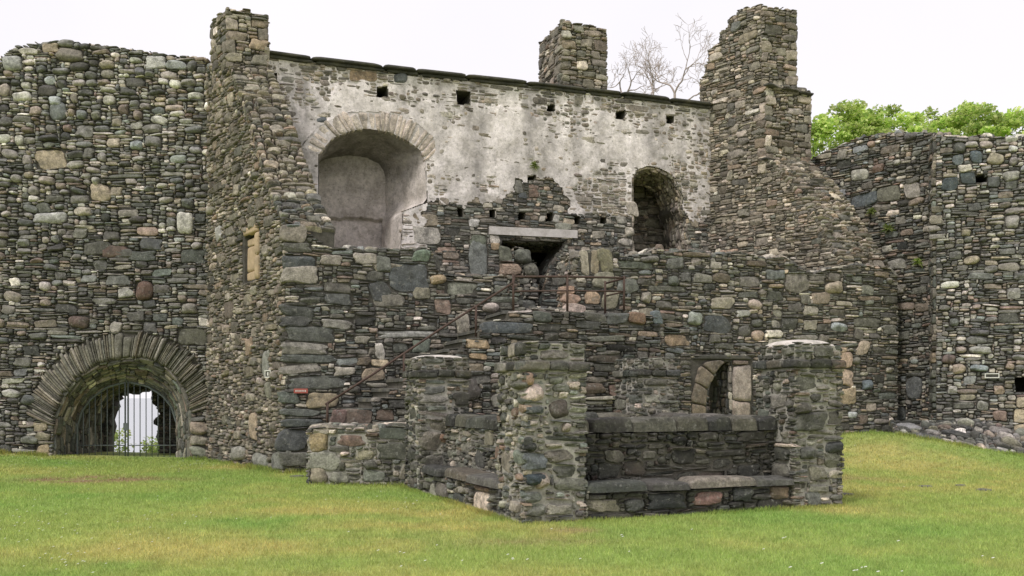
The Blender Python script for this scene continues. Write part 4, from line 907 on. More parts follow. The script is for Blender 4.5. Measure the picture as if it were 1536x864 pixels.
# ---------- 8. low wall at the stair foot
LW = Plane((-3.43, 15.75), (-1.0, 15.45)); L = (-2.3, 15.6, 0)
root = thing('low_wall', L, 'waist-high block of mortared rubble at the stair foot, left of the wellhead', 'wall')
tl = [(462, 643), (480, 640), (500, 641), (560, 641), (606, 639), (650, 640)]
ol = LW.pl([(650, 770)]) + LW.pl(tl[::-1]) + LW.pl([(462, 760)])
mb = MB(); core(mb, LW, [(u, v - .04 if v > .5 else v) for u, v in ol], [], 0, .9, 1)
masonry(mb, LW, ol, dict(pal='well', big=[('bigblk', .2), ('block', .3), ('cobble', .1)], fill=[('slate', 2), ('small', 3)], gap=.012, base=-.010, wob=.08), feats=fpx(LW, [(487, 690, 48, 26, (150, 148, 132), 'bigblk'), (478, 713, 28, 26, (160, 146, 120), 'boulder'), (508, 717, 30, 18, (138, 136, 118), 'boulder'), (548, 683, 26, 15, (148, 140, 108), 'block'), (562, 714, 34, 18, (128, 132, 118), 'block'), (478, 663, 30, 26, (160, 138, 92), 'block'), (556, 697, 20, 14, (104, 102, 90), 'boulder')]), tone=lambda u, v, c: c * .95)
q = Plane((LW.O - LW.N * .9)[:2], LW.O[:2]); masonry(mb, q, [(0, -.2), (.92, -.2), (.92, .95), (0, .95)], dict(pal='well', big=[('block', .4)], fill=[('slate', 2), ('small', 2)], gap=.01, base=0))
tt = [LW.at(*LW.px(x, y), 0) - ZV * .04 for x, y in tl]
for a, c2 in zip(tt[:-1], tt[1:]):
    pt = Patch(a, c2, c2 - LW.N * .9, a - LW.N * .9); masonry(mb, pt, pt.rect(.02), dict(pal='well', big=[('block', .4)], fill=[('slate', 3), ('small', 2)], gap=.008))
mb.build('masonry', [M_STONE, M_MORTAR], root, L)

# ---------- 9. wellhead: four pillars joined by parapets with stone benches
ang = math.radians(23.0); e1 = np.array([math.cos(ang), math.sin(ang), 0]); e2 = np.array([-math.sin(ang), math.cos(ang), 0])
C0 = np.array([.36, 11.42, 0.]); L1w, L2w = 3.93, 4.05
LWH = tuple(C0 + e1 * L1w / 2 + e2 * L2w / 2)
root = thing('wellhead', LWH, 'square stone wellhead with four capped pillars, low parapets and benches, standing on the lawn', 'wellhead')
cen = {'near': C0, 'right': C0 + e1 * L1w, 'left': C0 + e2 * L2w, 'back': C0 + e1 * L1w + e2 * L2w}
S = .775; zbs = {'near': .0, 'right': .08, 'left': .0, 'back': .05}
feats_near = [(800, 590, 31, 27, (214, 186, 174), 'boulder'), (836, 613, 34, 32, (92, 80, 72), 'boulder'), (756, 566, 18, 22, (170, 134, 108), 'boulder'), (776, 564, 20, 12, (64, 66, 64), 'boulder'), (774, 720, 36, 24, (64, 76, 82), 'boulder'), (812, 722, 26, 26, (166, 148, 130), 'boulder'), (800, 692, 34, 26, (104, 110, 112), 'block'), (772, 671, 22, 14, (52, 56, 58), 'boulder'), (838, 764, 40, 22, (146, 140, 122), 'block'), (847, 640, 18, 18, (176, 158, 140), 'boulder'), (800, 565, 34, 14, (128, 124, 110), 'block'), (768, 615, 32, 16, (80, 86, 84), 'block'), (785, 746, 32, 22, (112, 116, 108), 'block'), (802, 767, 28, 16, (116, 116, 104), 'block')]
feats_right = [(1175, 556, 30, 20, (104, 108, 100), 'block'), (1195, 575, 36, 22, (108, 106, 94), 'block'), (1205, 633, 50, 30, (90, 88, 80), 'bigblk'), (1190, 613, 26, 16, (84, 80, 68), 'boulder'), (1160, 610, 16, 20, (156, 132, 104), 'block'), (1250, 670, 26, 20, (76, 78, 76), 'boulder'), (1210, 680, 26, 24, (96, 96, 88), 'boulder'), (1150, 645, 26, 14, (140, 106, 80), 'block')]
feats_left = [(630, 660, 32, 28, (142, 132, 118), 'block'), (625, 598, 44, 14, (140, 134, 124), 'bar'), (640, 585, 40, 14, (104, 104, 100), 'bar'), (628, 692, 34, 18, (122, 118, 106), 'block'), (665, 656, 16, 10, (164, 122, 96), 'block'), (638, 621, 52, 12, (146, 134, 124), 'bar')]
for nm, ce in cen.items():
    zb = zbs[nm]; ht = 2.18 if nm == 'near' else 2.16
    pm = MB(); fl = {'near': feats_near, 'right': feats_right, 'left': feats_left, 'back': []}[nm]
    cr = [ce + e1 * sx * S / 2 + e2 * sy * S / 2 for sx, sy in ((-1, -1), (1, -1), (1, 1), (-1, 1))]
    V = [c_ + ZV * (zb - .3) for c_ in cr] + [c_ + ZV * (zb + ht - .04) for c_ in cr]
    pm.add(V, quads=[(0, 1, 5, 4), (1, 2, 6, 5), (2, 3, 7, 6), (3, 0, 4, 7), (4, 5, 6, 7)], mat=1, smooth=False)
    for k in range(4):
        q = Plane(cr[k][:2], cr[(k + 1) % 4][:2]); ff = fpx(q, fl) if k == 0 else []
        ff = [(f_[0] + sh_, f_[1] + sh_) + f_[2:] for f_ in ff for sh_ in [max(0, -.03 - f_[0]) - max(0, f_[1] - S - .03)] if abs(sh_) < .32]
        stp = dict(pal='well', big=[('block', .22), ('cobble', .2), ('boulder', .08)], fill=[('slate', 2.5), ('small', 3), ('chip', 1)], gap=.015, base=-.022, prot=1.0, scale=.95, wob=.09)
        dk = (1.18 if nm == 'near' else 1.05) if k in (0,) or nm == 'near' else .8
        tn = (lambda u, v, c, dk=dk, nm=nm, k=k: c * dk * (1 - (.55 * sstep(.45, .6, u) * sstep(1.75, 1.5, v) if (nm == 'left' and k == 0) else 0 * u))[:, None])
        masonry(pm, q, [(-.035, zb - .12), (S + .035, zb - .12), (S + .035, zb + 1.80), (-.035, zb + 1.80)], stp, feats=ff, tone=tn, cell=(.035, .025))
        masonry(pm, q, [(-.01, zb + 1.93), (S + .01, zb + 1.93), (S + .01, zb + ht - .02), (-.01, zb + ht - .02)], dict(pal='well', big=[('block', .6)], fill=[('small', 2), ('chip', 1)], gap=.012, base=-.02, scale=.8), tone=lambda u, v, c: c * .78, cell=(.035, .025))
    po = pm.build('pillar', [M_WELL, M_MORTAR], root, LWH)
    bm_ = MB()
    for k in range(4):
        q = Plane(cr[k][:2], cr[(k + 1) % 4][:2]); cuts = [-.065, rng.uniform(.18, .32), rng.uniform(.48, .62), S + .065]
        rc = np.array([[cuts[i] + .003, cuts[i + 1] - .003, zb + 1.81 + rng.uniform(-.01, .01), zb + 1.925 + rng.uniform(-.01, .01)] for i in range(3)])
        stones(bm_, q.map, rc, np.full(3, 7.), np.full(3, .05), np.full(3, 6.), np.full(3, .025), pick('dark', 3) * (1.7 if nm == 'near' else 1.15), 0, 24, back=.2, wob=.03)
    so_ = bm_.build('string_course', M_WELL, po, (0, 0, 0)); so_.data.transform(__import__('mathutils').Matrix.Translation(-Vector(LWH)))
    cm = MB(); gu_, gv_ = np.meshgrid(np.linspace(-1, 1, 25), np.linspace(-1, 1, 25), indexing='ij')
    r_ = np.maximum(np.abs(gu_), np.abs(gv_)); dm = {'near': .03, 'right': .085, 'left': .055, 'back': .02}[nm]
    hz = zb + ht - .03 + dm * np.clip(1 - (gu_ ** 4 + gv_ ** 4) * .5 - .25 * (gu_ ** 2 + gv_ ** 2), -.2, 1) + .012 * (fbm(gu_ * 3 + 9, gv_ * 3, 3) - .5); hz = np.where(r_ > .97, zb + ht - .12, hz)
    Pc = ce + e1 * (gu_ * (S / 2 - .005))[..., None] + e2 * (gv_ * (S / 2 - .005))[..., None] + ZV * hz[..., None]
    grid(cm, Pc); ca = cm.build('cap', M_CAP if nm in ('right', 'left') else M_SLATE, po, (0, 0, 0)); ca.data.transform(__import__('mathutils').Matrix.Translation(-Vector(LWH)))

def matshift(o): o.data.transform(__import__('mathutils').Matrix.Translation(-Vector(LWH)))
BD = .42      # bench depth: parapets stand back from the pillar faces by this much
for (pa, ud, Ln, nd, stain, bench) in (('near', e1, L1w, -e2, .28, True), ('left', -e2, L2w, -e1, .95, True), ('left', e1, L1w, e2, .7, False), ('right', e2, L2w, e1, .8, False)):
    a = cen[pa] + ud * S / 2; b2 = cen[pa] + ud * (Ln - S / 2)
    fo = nd * (S / 2 - (BD if bench else .2))
    pa_, pb_ = (a + fo, b2 + fo)
    qf = Plane(pa_[:2], pb_[:2])
    if np.dot(qf.N, nd) < 0: qf = Plane(pb_[:2], pa_[:2])
    ln = qf.L; thk = .34; ztop = 1.24
    pm = MB(); core(pm, qf, [(-.02, -.3), (ln + .02, -.3), (ln + .02, ztop - .2), (-.02, ztop - .2)], [], 0, thk, 1)
    stp = dict(pal='well', big=[('block', .3), ('cobble', .2)], fill=[('small', 3), ('slate', 2)], gap=.012, base=-.010, scale=.9, wob=.08)
    tn = lambda u, v, c, s_=stain: c * s_ * (.75 + .6 * fbm(u * 2.0, v * 2.0, 8))[:, None]
    masonry(pm, qf, [(0, -.1), (ln, -.1), (ln, ztop - .19), (0, ztop - .19)], stp, tone=tn)
    qb = Plane((qf.at(ln, 0, -thk))[:2], (qf.at(0, 0, -thk))[:2]); masonry(pm, qb, [(0, -.1), (ln, -.1), (ln, ztop - .19), (0, ztop - .19)], stp, tone=tn)
    po = pm.build('parapet', [M_WELL, M_DKMORT if stain < .6 else M_MORTAR], root, LWH)
    cm = MB(); rc = []; u = 0.0
    pt = Patch(qf.at(0, ztop, .06), qf.at(ln, ztop, .06), qf.at(ln, ztop, -thk - .05), qf.at(0, ztop, -thk - .05))
    while u < ln - .1:
        wd = min(rng.uniform(.28, .65), ln - u)
        if ln - u - wd < .25: wd = ln - u
        rc.append((u + .004, u + wd - .004, rng.uniform(-.02, .02), pt.Lv)); u += wd
    K = len(rc); stones(cm, pt.map, np.array(rc), np.full(K, 11.), np.full(K, .19) , np.full(K, 12.), np.full(K, -.19) + rng.uniform(-.008, .012, K), pick('dark', K) * (.85 if stain < .6 else 1.25), 0, 48, (.3, .5, .7, .82, .9, .96, 1), back=.0, wob=.025, fac=.4, skew=.03, flat=True)
    o = cm.build('coping', M_WELL, po, (0, 0, 0)); matshift(o)
    if bench:
        qs = qf.shifted(-(BD - .02)); bl = ln
        pm = MB(); core(pm, qs, [(0, -.3), (bl, -.3), (bl, .33), (0, .33)], [], .05, BD - .03, 1)
        fb = fpx(qs, [(905, 759, 50, 24, (158, 146, 124), 'bigblk'), (1062, 748, 46, 26, (150, 106, 92), 'bigblk'), (1172, 739, 32, 20, (134, 108, 82), 'block'), (1000, 752, 60, 26, (60, 62, 62), 'bigblk'), (952, 758, 30, 22, (78, 80, 76), 'block'), (1115, 742, 30, 24, (62, 64, 62), 'block')]) if pa == 'near' else []
        masonry(pm, qs.shifted(.05), [(0, -.12), (bl, -.12), (bl, .325), (0, .325)], dict(pal='well', big=[('bigblk', .35), ('block', .25)], fill=[('small', 2), ('slate', 2)], gap=.012, base=.0, wob=.07), feats=fb, tone=lambda u, v, c, s_=stain: c * min(1, s_ * 1.3) * (.8 + .4 * fbm(u * 2, v * 2, 18))[:, None])
        bo = pm.build('bench', [M_WELL, M_DKMORT], root, LWH)
        cm = MB(); rc = []; u = 0.0; pt = Patch(qs.at(0, .46, .05), qs.at(bl, .46, .05), qs.at(bl, .46, -BD + .03), qs.at(0, .46, -BD + .03))
        while u < bl - .1:
            wd = min(rng.uniform(.55, 1.2), bl - u)
            if bl - u - wd < .35: wd = bl - u
            rc.append((u + .003, u + wd - .003, rng.uniform(-.025, .02), pt.Lv)); u += wd
        K = len(rc); stones(cm, pt.map, np.array(rc), np.full(K, 10.), np.full(K, .125), np.full(K, 9.), np.full(K, -.125) + rng.uniform(-.015, .02, K), pick('dark', K) * (1.0 if stain < .6 else 1.6), 0, 48, (.3, .5, .7, .82, .9, .96, 1), back=.0, wob=.03, fac=.45, skew=.03, flat=True)
        o = cm.build('seat_slab', M_WELL, bo, (0, 0, 0)); matshift(o)

# ---------- 10. right curtain wall in two planes
root = thing('curtain_wall', (11, 22, 0), 'right curtain wall of coursed slate and cobbles below the leafy trees, standing on a rubble footing', 'wall'); L = (11, 22, 0)
mb = MB()
ta = [(1195, 262), (1210, 241), (1235, 230), (1260, 219), (1290, 206), (1330, 200), (1380, 199), (1412, 200)]
tb = [(1404, 202), (1440, 206), (1470, 203), (1500, 207), (1536, 204), (1600, 208), (1700, 205)]
oa = W5a.pl([(1414, 720)]) + W5a.pl(ta[::-1]) + W5a.pl([(1195, 720)]); ob = W5b.pl([(1700, 790)]) + W5b.pl(tb[::-1]) + W5b.pl([(1404, 720)])
ca_ = W5b.pl([(1461, 274), (1463, 264), (1475, 262), (1481, 266), (1480, 274)]); cb_ = W5b.pl([(1522, 588), (1522, 566), (1575, 564), (1575, 588)])
core(mb, W5a, [(u, v - .08 if v > 4 else v) for u, v in oa], [], 0, 1.6, 1); core(mb, W5b, [(u, v - .08 if v > 4 else v) for u, v in ob], [ca_, cb_], 0, 1.6, 1)
core(mb, W5b, [(u, v - .09 if v > 4 else v) for u, v in ob], [], 1.61, 1.9, 1)
def zone5(c, u, v):
    if c == 'boulder': return .25 + .75 * min(1, max(0, (v - 6.3) / 1.0))
    return 1
st5 = dict(pal='cob', big=[('boulder', .14), ('cobble', .14), ('block', .16)], fill=[('slate', 5), ('small', 3), ('chip', 1)], zone=zone5, gap=.008, base=.01)
fa = fpx(W5a, [(1290, 262, 26, 22, (170, 166, 150), 'boulder'), (1297, 300, 40, 26, (92, 100, 104), 'bigblk'), (1334, 291, 36, 30, (118, 116, 98), 'bigblk'), (1369, 286, 24, 28, (168, 158, 146), 'block'), (1268, 305, 18, 18, (100, 104, 100), 'block'), (1319, 253, 18, 16, (134, 106, 90), 'block'), (1309, 216, 11, 14, (184, 150, 124), 'boulder'), (1205, 231, 16, 9, (184, 148, 106), 'boulder'), (1330, 590, 22, 30, (128, 126, 116), 'boulder'), (1372, 582, 24, 34, (96, 98, 98), 'bigblk'), (1345, 620, 30, 20, (86, 90, 92), 'block')])
fb = fpx(W5b, [(1452, 268, 24, 20, (80, 92, 96), 'bigblk'), (1425, 276, 24, 22, (78, 88, 92), 'bigblk'), (1404, 330, 22, 15, (146, 136, 118), 'block'), (1405, 314, 20, 12, (128, 120, 98), 'block'), (1402, 343, 20, 10, (150, 142, 130), 'block'), (1406, 355, 26, 10, (148, 142, 132), 'block'), (1458, 390, 23, 15, (176, 160, 130), 'boulder'), (1518, 333, 22, 22, (150, 144, 136), 'boulder'), (1449, 349, 17, 12, (150, 140, 112), 'boulder'), (1457, 217, 20, 12, (196, 186, 178), 'boulder'), (1479, 218, 20, 12, (176, 160, 148), 'boulder'), (1519, 224, 15, 11, (204, 202, 200), 'boulder'), (1464, 236, 20, 22, (92, 106, 114), 'block'), (1437, 240, 18, 18, (98, 108, 112), 'block'),
     (1438, 553, 20, 14, (196, 172, 148), 'boulder'), (1469, 552, 30, 11, (150, 164, 168), 'boulder'), (1470, 525, 34, 12, (180, 178, 168), 'boulder'), (1441, 525, 18, 11, (168, 150, 136), 'boulder'), (1454, 570, 20, 13, (156, 158, 158), 'block'), (1451, 596, 24, 10, (158, 148, 120), 'block'), (1428, 585, 16, 12, (170, 164, 158), 'block'), (1515, 550, 17, 10, (170, 146, 124), 'boulder'), (1498, 585, 16, 13, (190, 160, 138), 'block'), (1516, 597, 12, 9, (196, 184, 172), 'block'), (1500, 624, 22, 16, (150, 122, 108), 'block'),
     (1534, 604, 22, 17, (186, 168, 138), 'block'), (1533, 624, 26, 20, (190, 170, 134), 'block'), (1533, 648, 26, 22, (188, 168, 132), 'block'), (1535, 671, 22, 20, (182, 162, 130), 'block')])
masonry(mb, W5a, oa, dict(st5, pal='mix', big=[('block', .2), ('cobble', .14), ('boulder', .05)]), feats=fa, tone=lambda u, v, c: c * (.98 + .3 * (fbm(u, v, 4) - .5))[:, None])
masonry(mb, W5b, ob, st5, feats=fb, excl=[ca_, cb_], tone=lambda u, v, c: c * (.98 + .1 * sstep(5, 7, v) + .35 * (fbm(u * .7, v * .7, 14) - .5))[:, None])
# the return where the nearer part steps forward
ua = W5b.px(1404, 500)[0]; a = W5b.at(ua, -.2, 0); a2 = a - W5b.N * .75; zt = W5b.px(1404, 204)[1]
q = Plane(a2[:2], a[:2]); masonry(mb, q, [(0, -.2), (q.L, -.2), (q.L, zt), (0, zt)], dict(pal='slate', big=[('block', .35)], fill=[('slate', 3), ('small', 2)], quoin='r'), tone=lambda u, v, c: c * 1.0)
for pl_, tl_ in ((W5a, ta), (W5b, tb)):
    tt = [pl_.at(*pl_.px(x, y), 0) - ZV * .08 for x, y in tl_]
    for a, c2 in zip(tt[:-1], tt[1:]):
        pt = Patch(a, c2, c2 - pl_.N * 1.6, a - pl_.N * 1.6); masonry(mb, pt, pt.rect(.03), dict(pal='cob', big=[('boulder', .4)], fill=[('cobble', 3), ('slate', 2), ('small', 2)], gap=.008, prot=1.4))
mb.build('masonry', [M_STONE, M_JOINT], root, L)
mb = MB()
def P3(x, y, Y): return np.array([(x - HX) / F * Y, Y, EYE + (HY - y) / F * Y])
tp = [P3(1335, 634, 22.5), P3(1400, 634, 22.1), P3(1470, 632, 21.75), P3(1600, 655, 21.35)]; bt = [P3(1345, 656, 21.9), P3(1420, 672, 21.2), P3(1490, 694, 20.6), P3(1620, 722, 19.9)]
for k in range(3):
    pt = Patch(bt[k], bt[k + 1], tp[k + 1], tp[k]); G = np.array([[pt.a, pt.b], [pt.d, pt.c]]) - pt.N * .02; grid(mb, np.transpose(G, (1, 0, 2)), 1)
    masonry(mb, pt, pt.rect(.02), dict(pal='cob', big=[('bigblk', .2), ('boulder', .35)], fill=[('cobble', 3), ('small', 2), ('slate', 1)], gap=.006, prot=1.3, base=.0, wob=.09, fac=1.2), tone=lambda u, v, c: c * .9)
mb.build('footing', [M_STONE, M_JOINT], root, L)

# ---------- 11. small signs and crack markers
a = W2.px(440, 590); b2 = W2.px(461, 583); L = tuple(W2.at(.5 * (a[0] + b2[0]), a[1], .1))
root = thing('notice_plate', L, 'tiny red notice plate fixed to the grey corner stones of the front wall', 'sign')
mb = MB(); sbox(mb, W2.map, a[0], b2[0], a[1], b2[1], .085, .10); mb.build('plate', M_RED, root, L)
mb = MB(); u = a[0] + .03
while u < b2[0] - .05:
    wd = rng.uniform(.008, .02); sbox(mb, W2.map, u, u + wd, a[1] + .03, b2[1] - .03, .1005, .104); u += wd + .012
o = mb.build('lettering', M_WHITE, root, L)
def frame(name, plane, x0, x1, y0, y1, label, out_=.1, inner=True):
    a = plane.px(x0, y1); b2 = plane.px(x1, y0); L = tuple(plane.at(.5 * (a[0] + b2[0]), a[1], out_)); t = .022
    root = thing(name, L, label, 'marker')
    mb = MB()
    sbox(mb, plane.map, a[0], b2[0], a[1], a[1] + t, out_ - .02, out_); sbox(mb, plane.map, a[0], b2[0], b2[1] - t, b2[1], out_ - .02, out_)
    sbox(mb, plane.map, a[0], a[0] + t, a[1] + t, b2[1] - t, out_ - .02, out_); sbox(mb, plane.map, b2[0] - t, b2[0], a[1] + t, b2[1] - t, out_ - .02, out_); mb.build('frame', M_WHITE, root, L)
    mb = MB(); sbox(mb, plane.map, a[0] + t, b2[0] - t, a[1] + t, b2[1] - t, out_ - .03, out_ - .012); mb.build('back_plate', M_SLATE, root, L)
    if inner:
        mb = MB(); um = .5 * (a[0] + b2[0]); vm = .5 * (a[1] + b2[1]); r_ = min(.05, (b2[1] - a[1]) * .22, (b2[0] - a[0]) * .3); sbox(mb, plane.map, um - r_, um + r_, vm - r_, vm + r_, out_ - .012, out_ - .006); mb.build('disc', M_WHITE, root, L)
frame('crack_marker', GP, 404, 412.5, 555, 567, 'small upright white framed marker on the left gable near its corner')
frame('crack_marker', W5b, 1476, 1498, 560, 567.5, 'small flat white framed marker on the right curtain wall', inner=False)

# ------------------------------------------------------------------ plants
def leaves(mb, P, size, cols, up=.3, tri=False):
    n = len(P); a = rng.normal(size=(n, 3)); a[:, 2] *= .6; a /= np.linalg.norm(a, axis=1)[:, None]
    r = rng.normal(size=(n, 3)); r[:, 2] += up; b_ = np.cross(a, r); b_ /= np.linalg.norm(b_, axis=1)[:, None]
    s = (size * rng.uniform(.6, 1.3, n))[:, None]
    c_ = np.cross(a, b_)
    V = np.stack([P - a * s, P + b_ * s * .7 + c_ * s * .15, P + a * s, P - b_ * s * .7 + c_ * s * .15], 1).reshape(-1, 3)
    mb.add(V, quads=np.arange(n * 4).reshape(n, 4), col=np.repeat(cols, 4, 0), smooth=False)
LEAFC = [lin((196, 216, 118)), lin((212, 226, 140)), lin((178, 204, 106)), lin((222, 230, 158)), lin((156, 188, 94))]
def leafcol(n, k=None):
    c_ = np.array(LEAFC)[rng.integers(0, len(LEAFC), n)]; return c_ * rng.uniform(.8, 1.25, (n, 1))
def branch(mb, p, d, ln, r, lvl, tips, bend=.25, fork=(2, 3), shrink=.72, spread=.55, r_end=.6, minr=.006):
    pts = [p]; nseg = 5; d = d / np.linalg.norm(d)
    for k in range(nseg):
        d = d + rng.normal(0, bend * .35, 3) + np.array([0, 0, .03]); d /= np.linalg.norm(d); p = p + d * ln / nseg; pts.append(p)
    tube(mb, pts, np.linspace(r, max(r * r_end, minr), nseg + 1), sides=6 if r < .05 else 9, cap=False)
    if lvl == 0: tips.append(p); return
    for k in range(rng.integers(fork[0], fork[1] + 1)):
        nd = d + rng.normal(0, spread, 3); nd[2] += .15; s0_ = pts[-1] if k < 2 else pts[rng.integers(2, nseg)]
        branch(mb, s0_, nd, ln * shrink * rng.uniform(.8, 1.15), max(r * r_end * .85, minr), lvl - 1, tips, bend, fork, shrink, spread, r_end, minr)
def tree(x, y, ztop, rad, label, nclump, nleaf, group, cl_lo):
    zb = float(tz(x, y)); root = thing('leafy_tree', (x, y, zb), label, 'tree', group)
    mt = MB(); tips = []; hh = ztop - zb
    tube(mt, [(x, y, zb - .2), (x + .1, y, zb + hh * .25), (x, y + .1, zb + hh * .5)], [.42, .3, .24], sides=12, cap=False)
    for k in range(7):
        an = k * 2 * math.pi / 7 + rng.uniform(-.3, .3); branch(mt, np.array([x, y + .05, zb + hh * rng.uniform(.3, .5)]), np.array([math.cos(an), math.sin(an), rng.uniform(.6, 1.3)]), rad * .75, .12, 2, tips, r_end=.6, minr=.015)
    mt.build('trunk', M_WOOD, root, (x, y, zb))
    ml = MB(); cen_ = np.array([x, y, ztop - rad * .95])
    for k in range(nclump):
        dv_ = rng.normal(size=3); dv_ /= np.linalg.norm(dv_); dv_[2] = abs(dv_[2]) * 1.0 if rng.random() < .75 else dv_[2]
        c_ = cen_ + dv_ * np.array([rad, rad * .8, rad * .9]) * rng.uniform(.5, 1.0); cr_ = rng.uniform(.28, .55)
        n = int(nleaf * rng.uniform(.5, 1.2)); q = rng.normal(size=(n, 3)); q /= np.linalg.norm(q, axis=1)[:, None]; q *= (rng.random(n) ** .45)[:, None]
        P_ = c_ + q * np.array([cr_, cr_, cr_ * .6]); leaves(ml, P_, .085, leafcol(n) * rng.uniform(.65, 1.25), up=1.2)
    ml.build('crown', M_LEAF, root, (x, y, zb))
def txy(px, Y): return (px - HX) / F * Y
for px, Y, ty, rad, lab in ((1262, 37, 146, 2.1, 'leafy tree nearest the right chimney stack, lowest and loosest crown of the row'), (1345, 39, 147, 2.7, 'widest leafy tree in the middle of the row above the right curtain wall'), (1437, 41, 151, 2.4, 'bright green leafy tree right of the widest one, above the right curtain wall'), (1515, 38, 158, 2.0, 'leafy tree at the right edge of the photo above the right curtain wall')):
    tree(txy(px, Y), Y, EYE + (HY - ty) / F * Y, rad, lab, int(31 * rad), 140, 'leafy trees behind the right wall', 0)
for px, Y, fy, ty, lab, lv in ((936, 36, 146, 92, 'short bare tree beside the middle chimney stack, its thin twigs against the sky', 4), (978, 38, 150, 96, 'slender bare tree with a low fork between its two leafless neighbours', 4), (1012, 37, 140, 60, 'tallest bare tree behind the hall wall, nearest the right chimney stack', 5)):
    x = txy(px, Y); zb = float(tz(x, Y)); root = thing('bare_tree', (x, Y, zb), lab, 'tree', 'bare trees behind the hall wall'); mt = MB(); zf = EYE + (HY - fy) / F * Y; tips = []
    tube(mt, [(x + .2, Y, zb - .2), (x + .1, Y, zb + (zf - zb) * .5), (x, Y, zf)], [.20, .10, .05], sides=10, cap=False)
    mt.build('trunk', M_TWIG, root, (x, Y, zb)); mt = MB()
    for dx in ((-.6, .5) if lv == 4 else (-.55, .35, .8)):
        branch(mt, np.array([x, Y, zf - (.6 if dx == .8 else 0)]), np.array([dx, rng.uniform(-.3, .3), 1.0]), .92 if lv == 5 else .66, .040, 5, tips, bend=.6, fork=(2, 3), shrink=.80, spread=.52, r_end=.66, minr=.0055)
    mt.build('branches', M_TWIG, root, (x, Y, zb))
for px, Y, ty, lab in ((163, 29.5, 653, 'green bush beyond the gate, seen through its left leaf'), (237, 30.0, 660, 'green bush beyond the gate, seen through its right leaf')):
    x = txy(px, Y); zt = EYE + (HY - ty) / F * Y; zb = float(tz(x, Y)); root = thing('bush', (x, Y, zb), lab, 'bush', 'bushes outside the gate'); mt = MB(); tips = []
    for k in range(5): branch(mt, np.array([x, Y, zb]), np.array([rng.normal(0, .3), rng.normal(0, .3), 1.]), (zt - zb) * .55, .03, 1, tips)
    mt.build('stem', M_WOOD, root, (x, Y, zb)); ml = MB()
    for k in range(26):
        n = 60; c_ = np.array([x + rng.normal(0, .17), Y + rng.normal(0, .3), zb + (zt - zb) * rng.uniform(.72, 1.0)]); leaves(ml, c_ + rng.normal(0, .12, (n, 3)), .05, leafcol(n) * .8, up=1)
    ml.build('foliage', M_LEAF, root, (x, Y, zb))
for pl_, px, py, sz, lab in ((W5a, 1380, 394, .22, 'bright green fern tuft rooted low in the right curtain wall'), (W5a, 1335, 345, .26, 'dull green grass tuft high in the right curtain wall'), (W3, 800, 250, .2, 'small dry weed growing in the plaster above the joist holes'), (W5a, 1310, 318, .2, 'small moss-green tuft beside the big grey blocks of the right wall')):
    p = pl_.at(*pl_.px(px, py), .06); L = tuple(p); root = thing('wall_plant', L, lab, 'plant', 'plants rooted in the walls'); ml = MB(); n = 90
    for k in range(n):
        d = np.array([rng.normal(0, .5), 0, 0])[0] * pl_.U + pl_.N * abs(rng.normal(.4, .3)) + ZV * rng.uniform(-.2, .9); d = d / np.linalg.norm(d) * sz * rng.uniform(.4, 1); sd = np.cross(d, ZV); sd = sd / (np.linalg.norm(sd) + 1e-6) * .012
        ml.add([p - sd, p + sd, p + d * .6 + sd - ZV * .01, p + d * .6 - sd, p + d - ZV * .06], quads=[(0, 1, 2, 3)], tris=[(3, 2, 4)], col=leafcol(1)[0] * (.8 if 'bright' in lab else .5), smooth=False)
    ml.build('leaves', M_LEAF, root, L)

# ------------------------------------------------------------ lawn and daisies
def inwell(x, y):
    dx = x - C0[0]; dy = y - C0[1]; a = dx * e1[0] + dy * e1[1]; b_ = dx * e2[0] + dy * e2[1]
    return (a > -.42) & (a < L1w + .42) & (b_ > -.42) & (b_ < L2w + .42)
NB = 520000
yy = np.exp(rng.uniform(np.log(7.0), np.log(25.0), NB)); xx = rng.uniform(-.62, .66, NB) * yy
keep = ~inwell(xx, yy) & ~((xx < -6) & (yy > 22.3)) 
d2 = (xx - W2.O[0]) * W2.N[0] + (yy - W2.O[1]) * W2.N[1]; keep &= ~((d2 < 0) & (xx > -4.4) & (xx < 9.0))
keep &= ~((xx > -3.45) & (xx < 4.6) & (d2 < 1.5) & (xx > -2.9)) & ~((xx > -3.43) & (xx < -1) & (yy > 15.6) & (yy < 16.5))
col, kd = gcol(xx, yy); keep &= rng.random(NB) > kd * .8
xx, yy, col = xx[keep], yy[keep], col[keep]; n = len(xx); zz = tz(xx, yy)
hgt = rng.uniform(.018, .045, n) * (.8 + yy / 40); wd = .0028 * (yy / 9) * rng.uniform(.8, 1.6, n); an = rng.uniform(0, 6.28, n)
ln_ = rng.normal(0, .5, (n, 2)) * hgt[:, None]
ca_, sa_ = np.cos(an) * wd, np.sin(an) * wd
V = np.stack([np.stack([xx - ca_, yy - sa_, zz - .004], 1), np.stack([xx + ca_, yy + sa_, zz - .004], 1), np.stack([xx + ln_[:, 0], yy + ln_[:, 1], zz + hgt], 1)], 1)
col = col * rng.uniform(.68, 1.36, (n, 1)) * np.where(rng.random((n, 1)) < .12, np.array([[1.35, 1.15, 1.3]]), 1.0)
mb = MB()
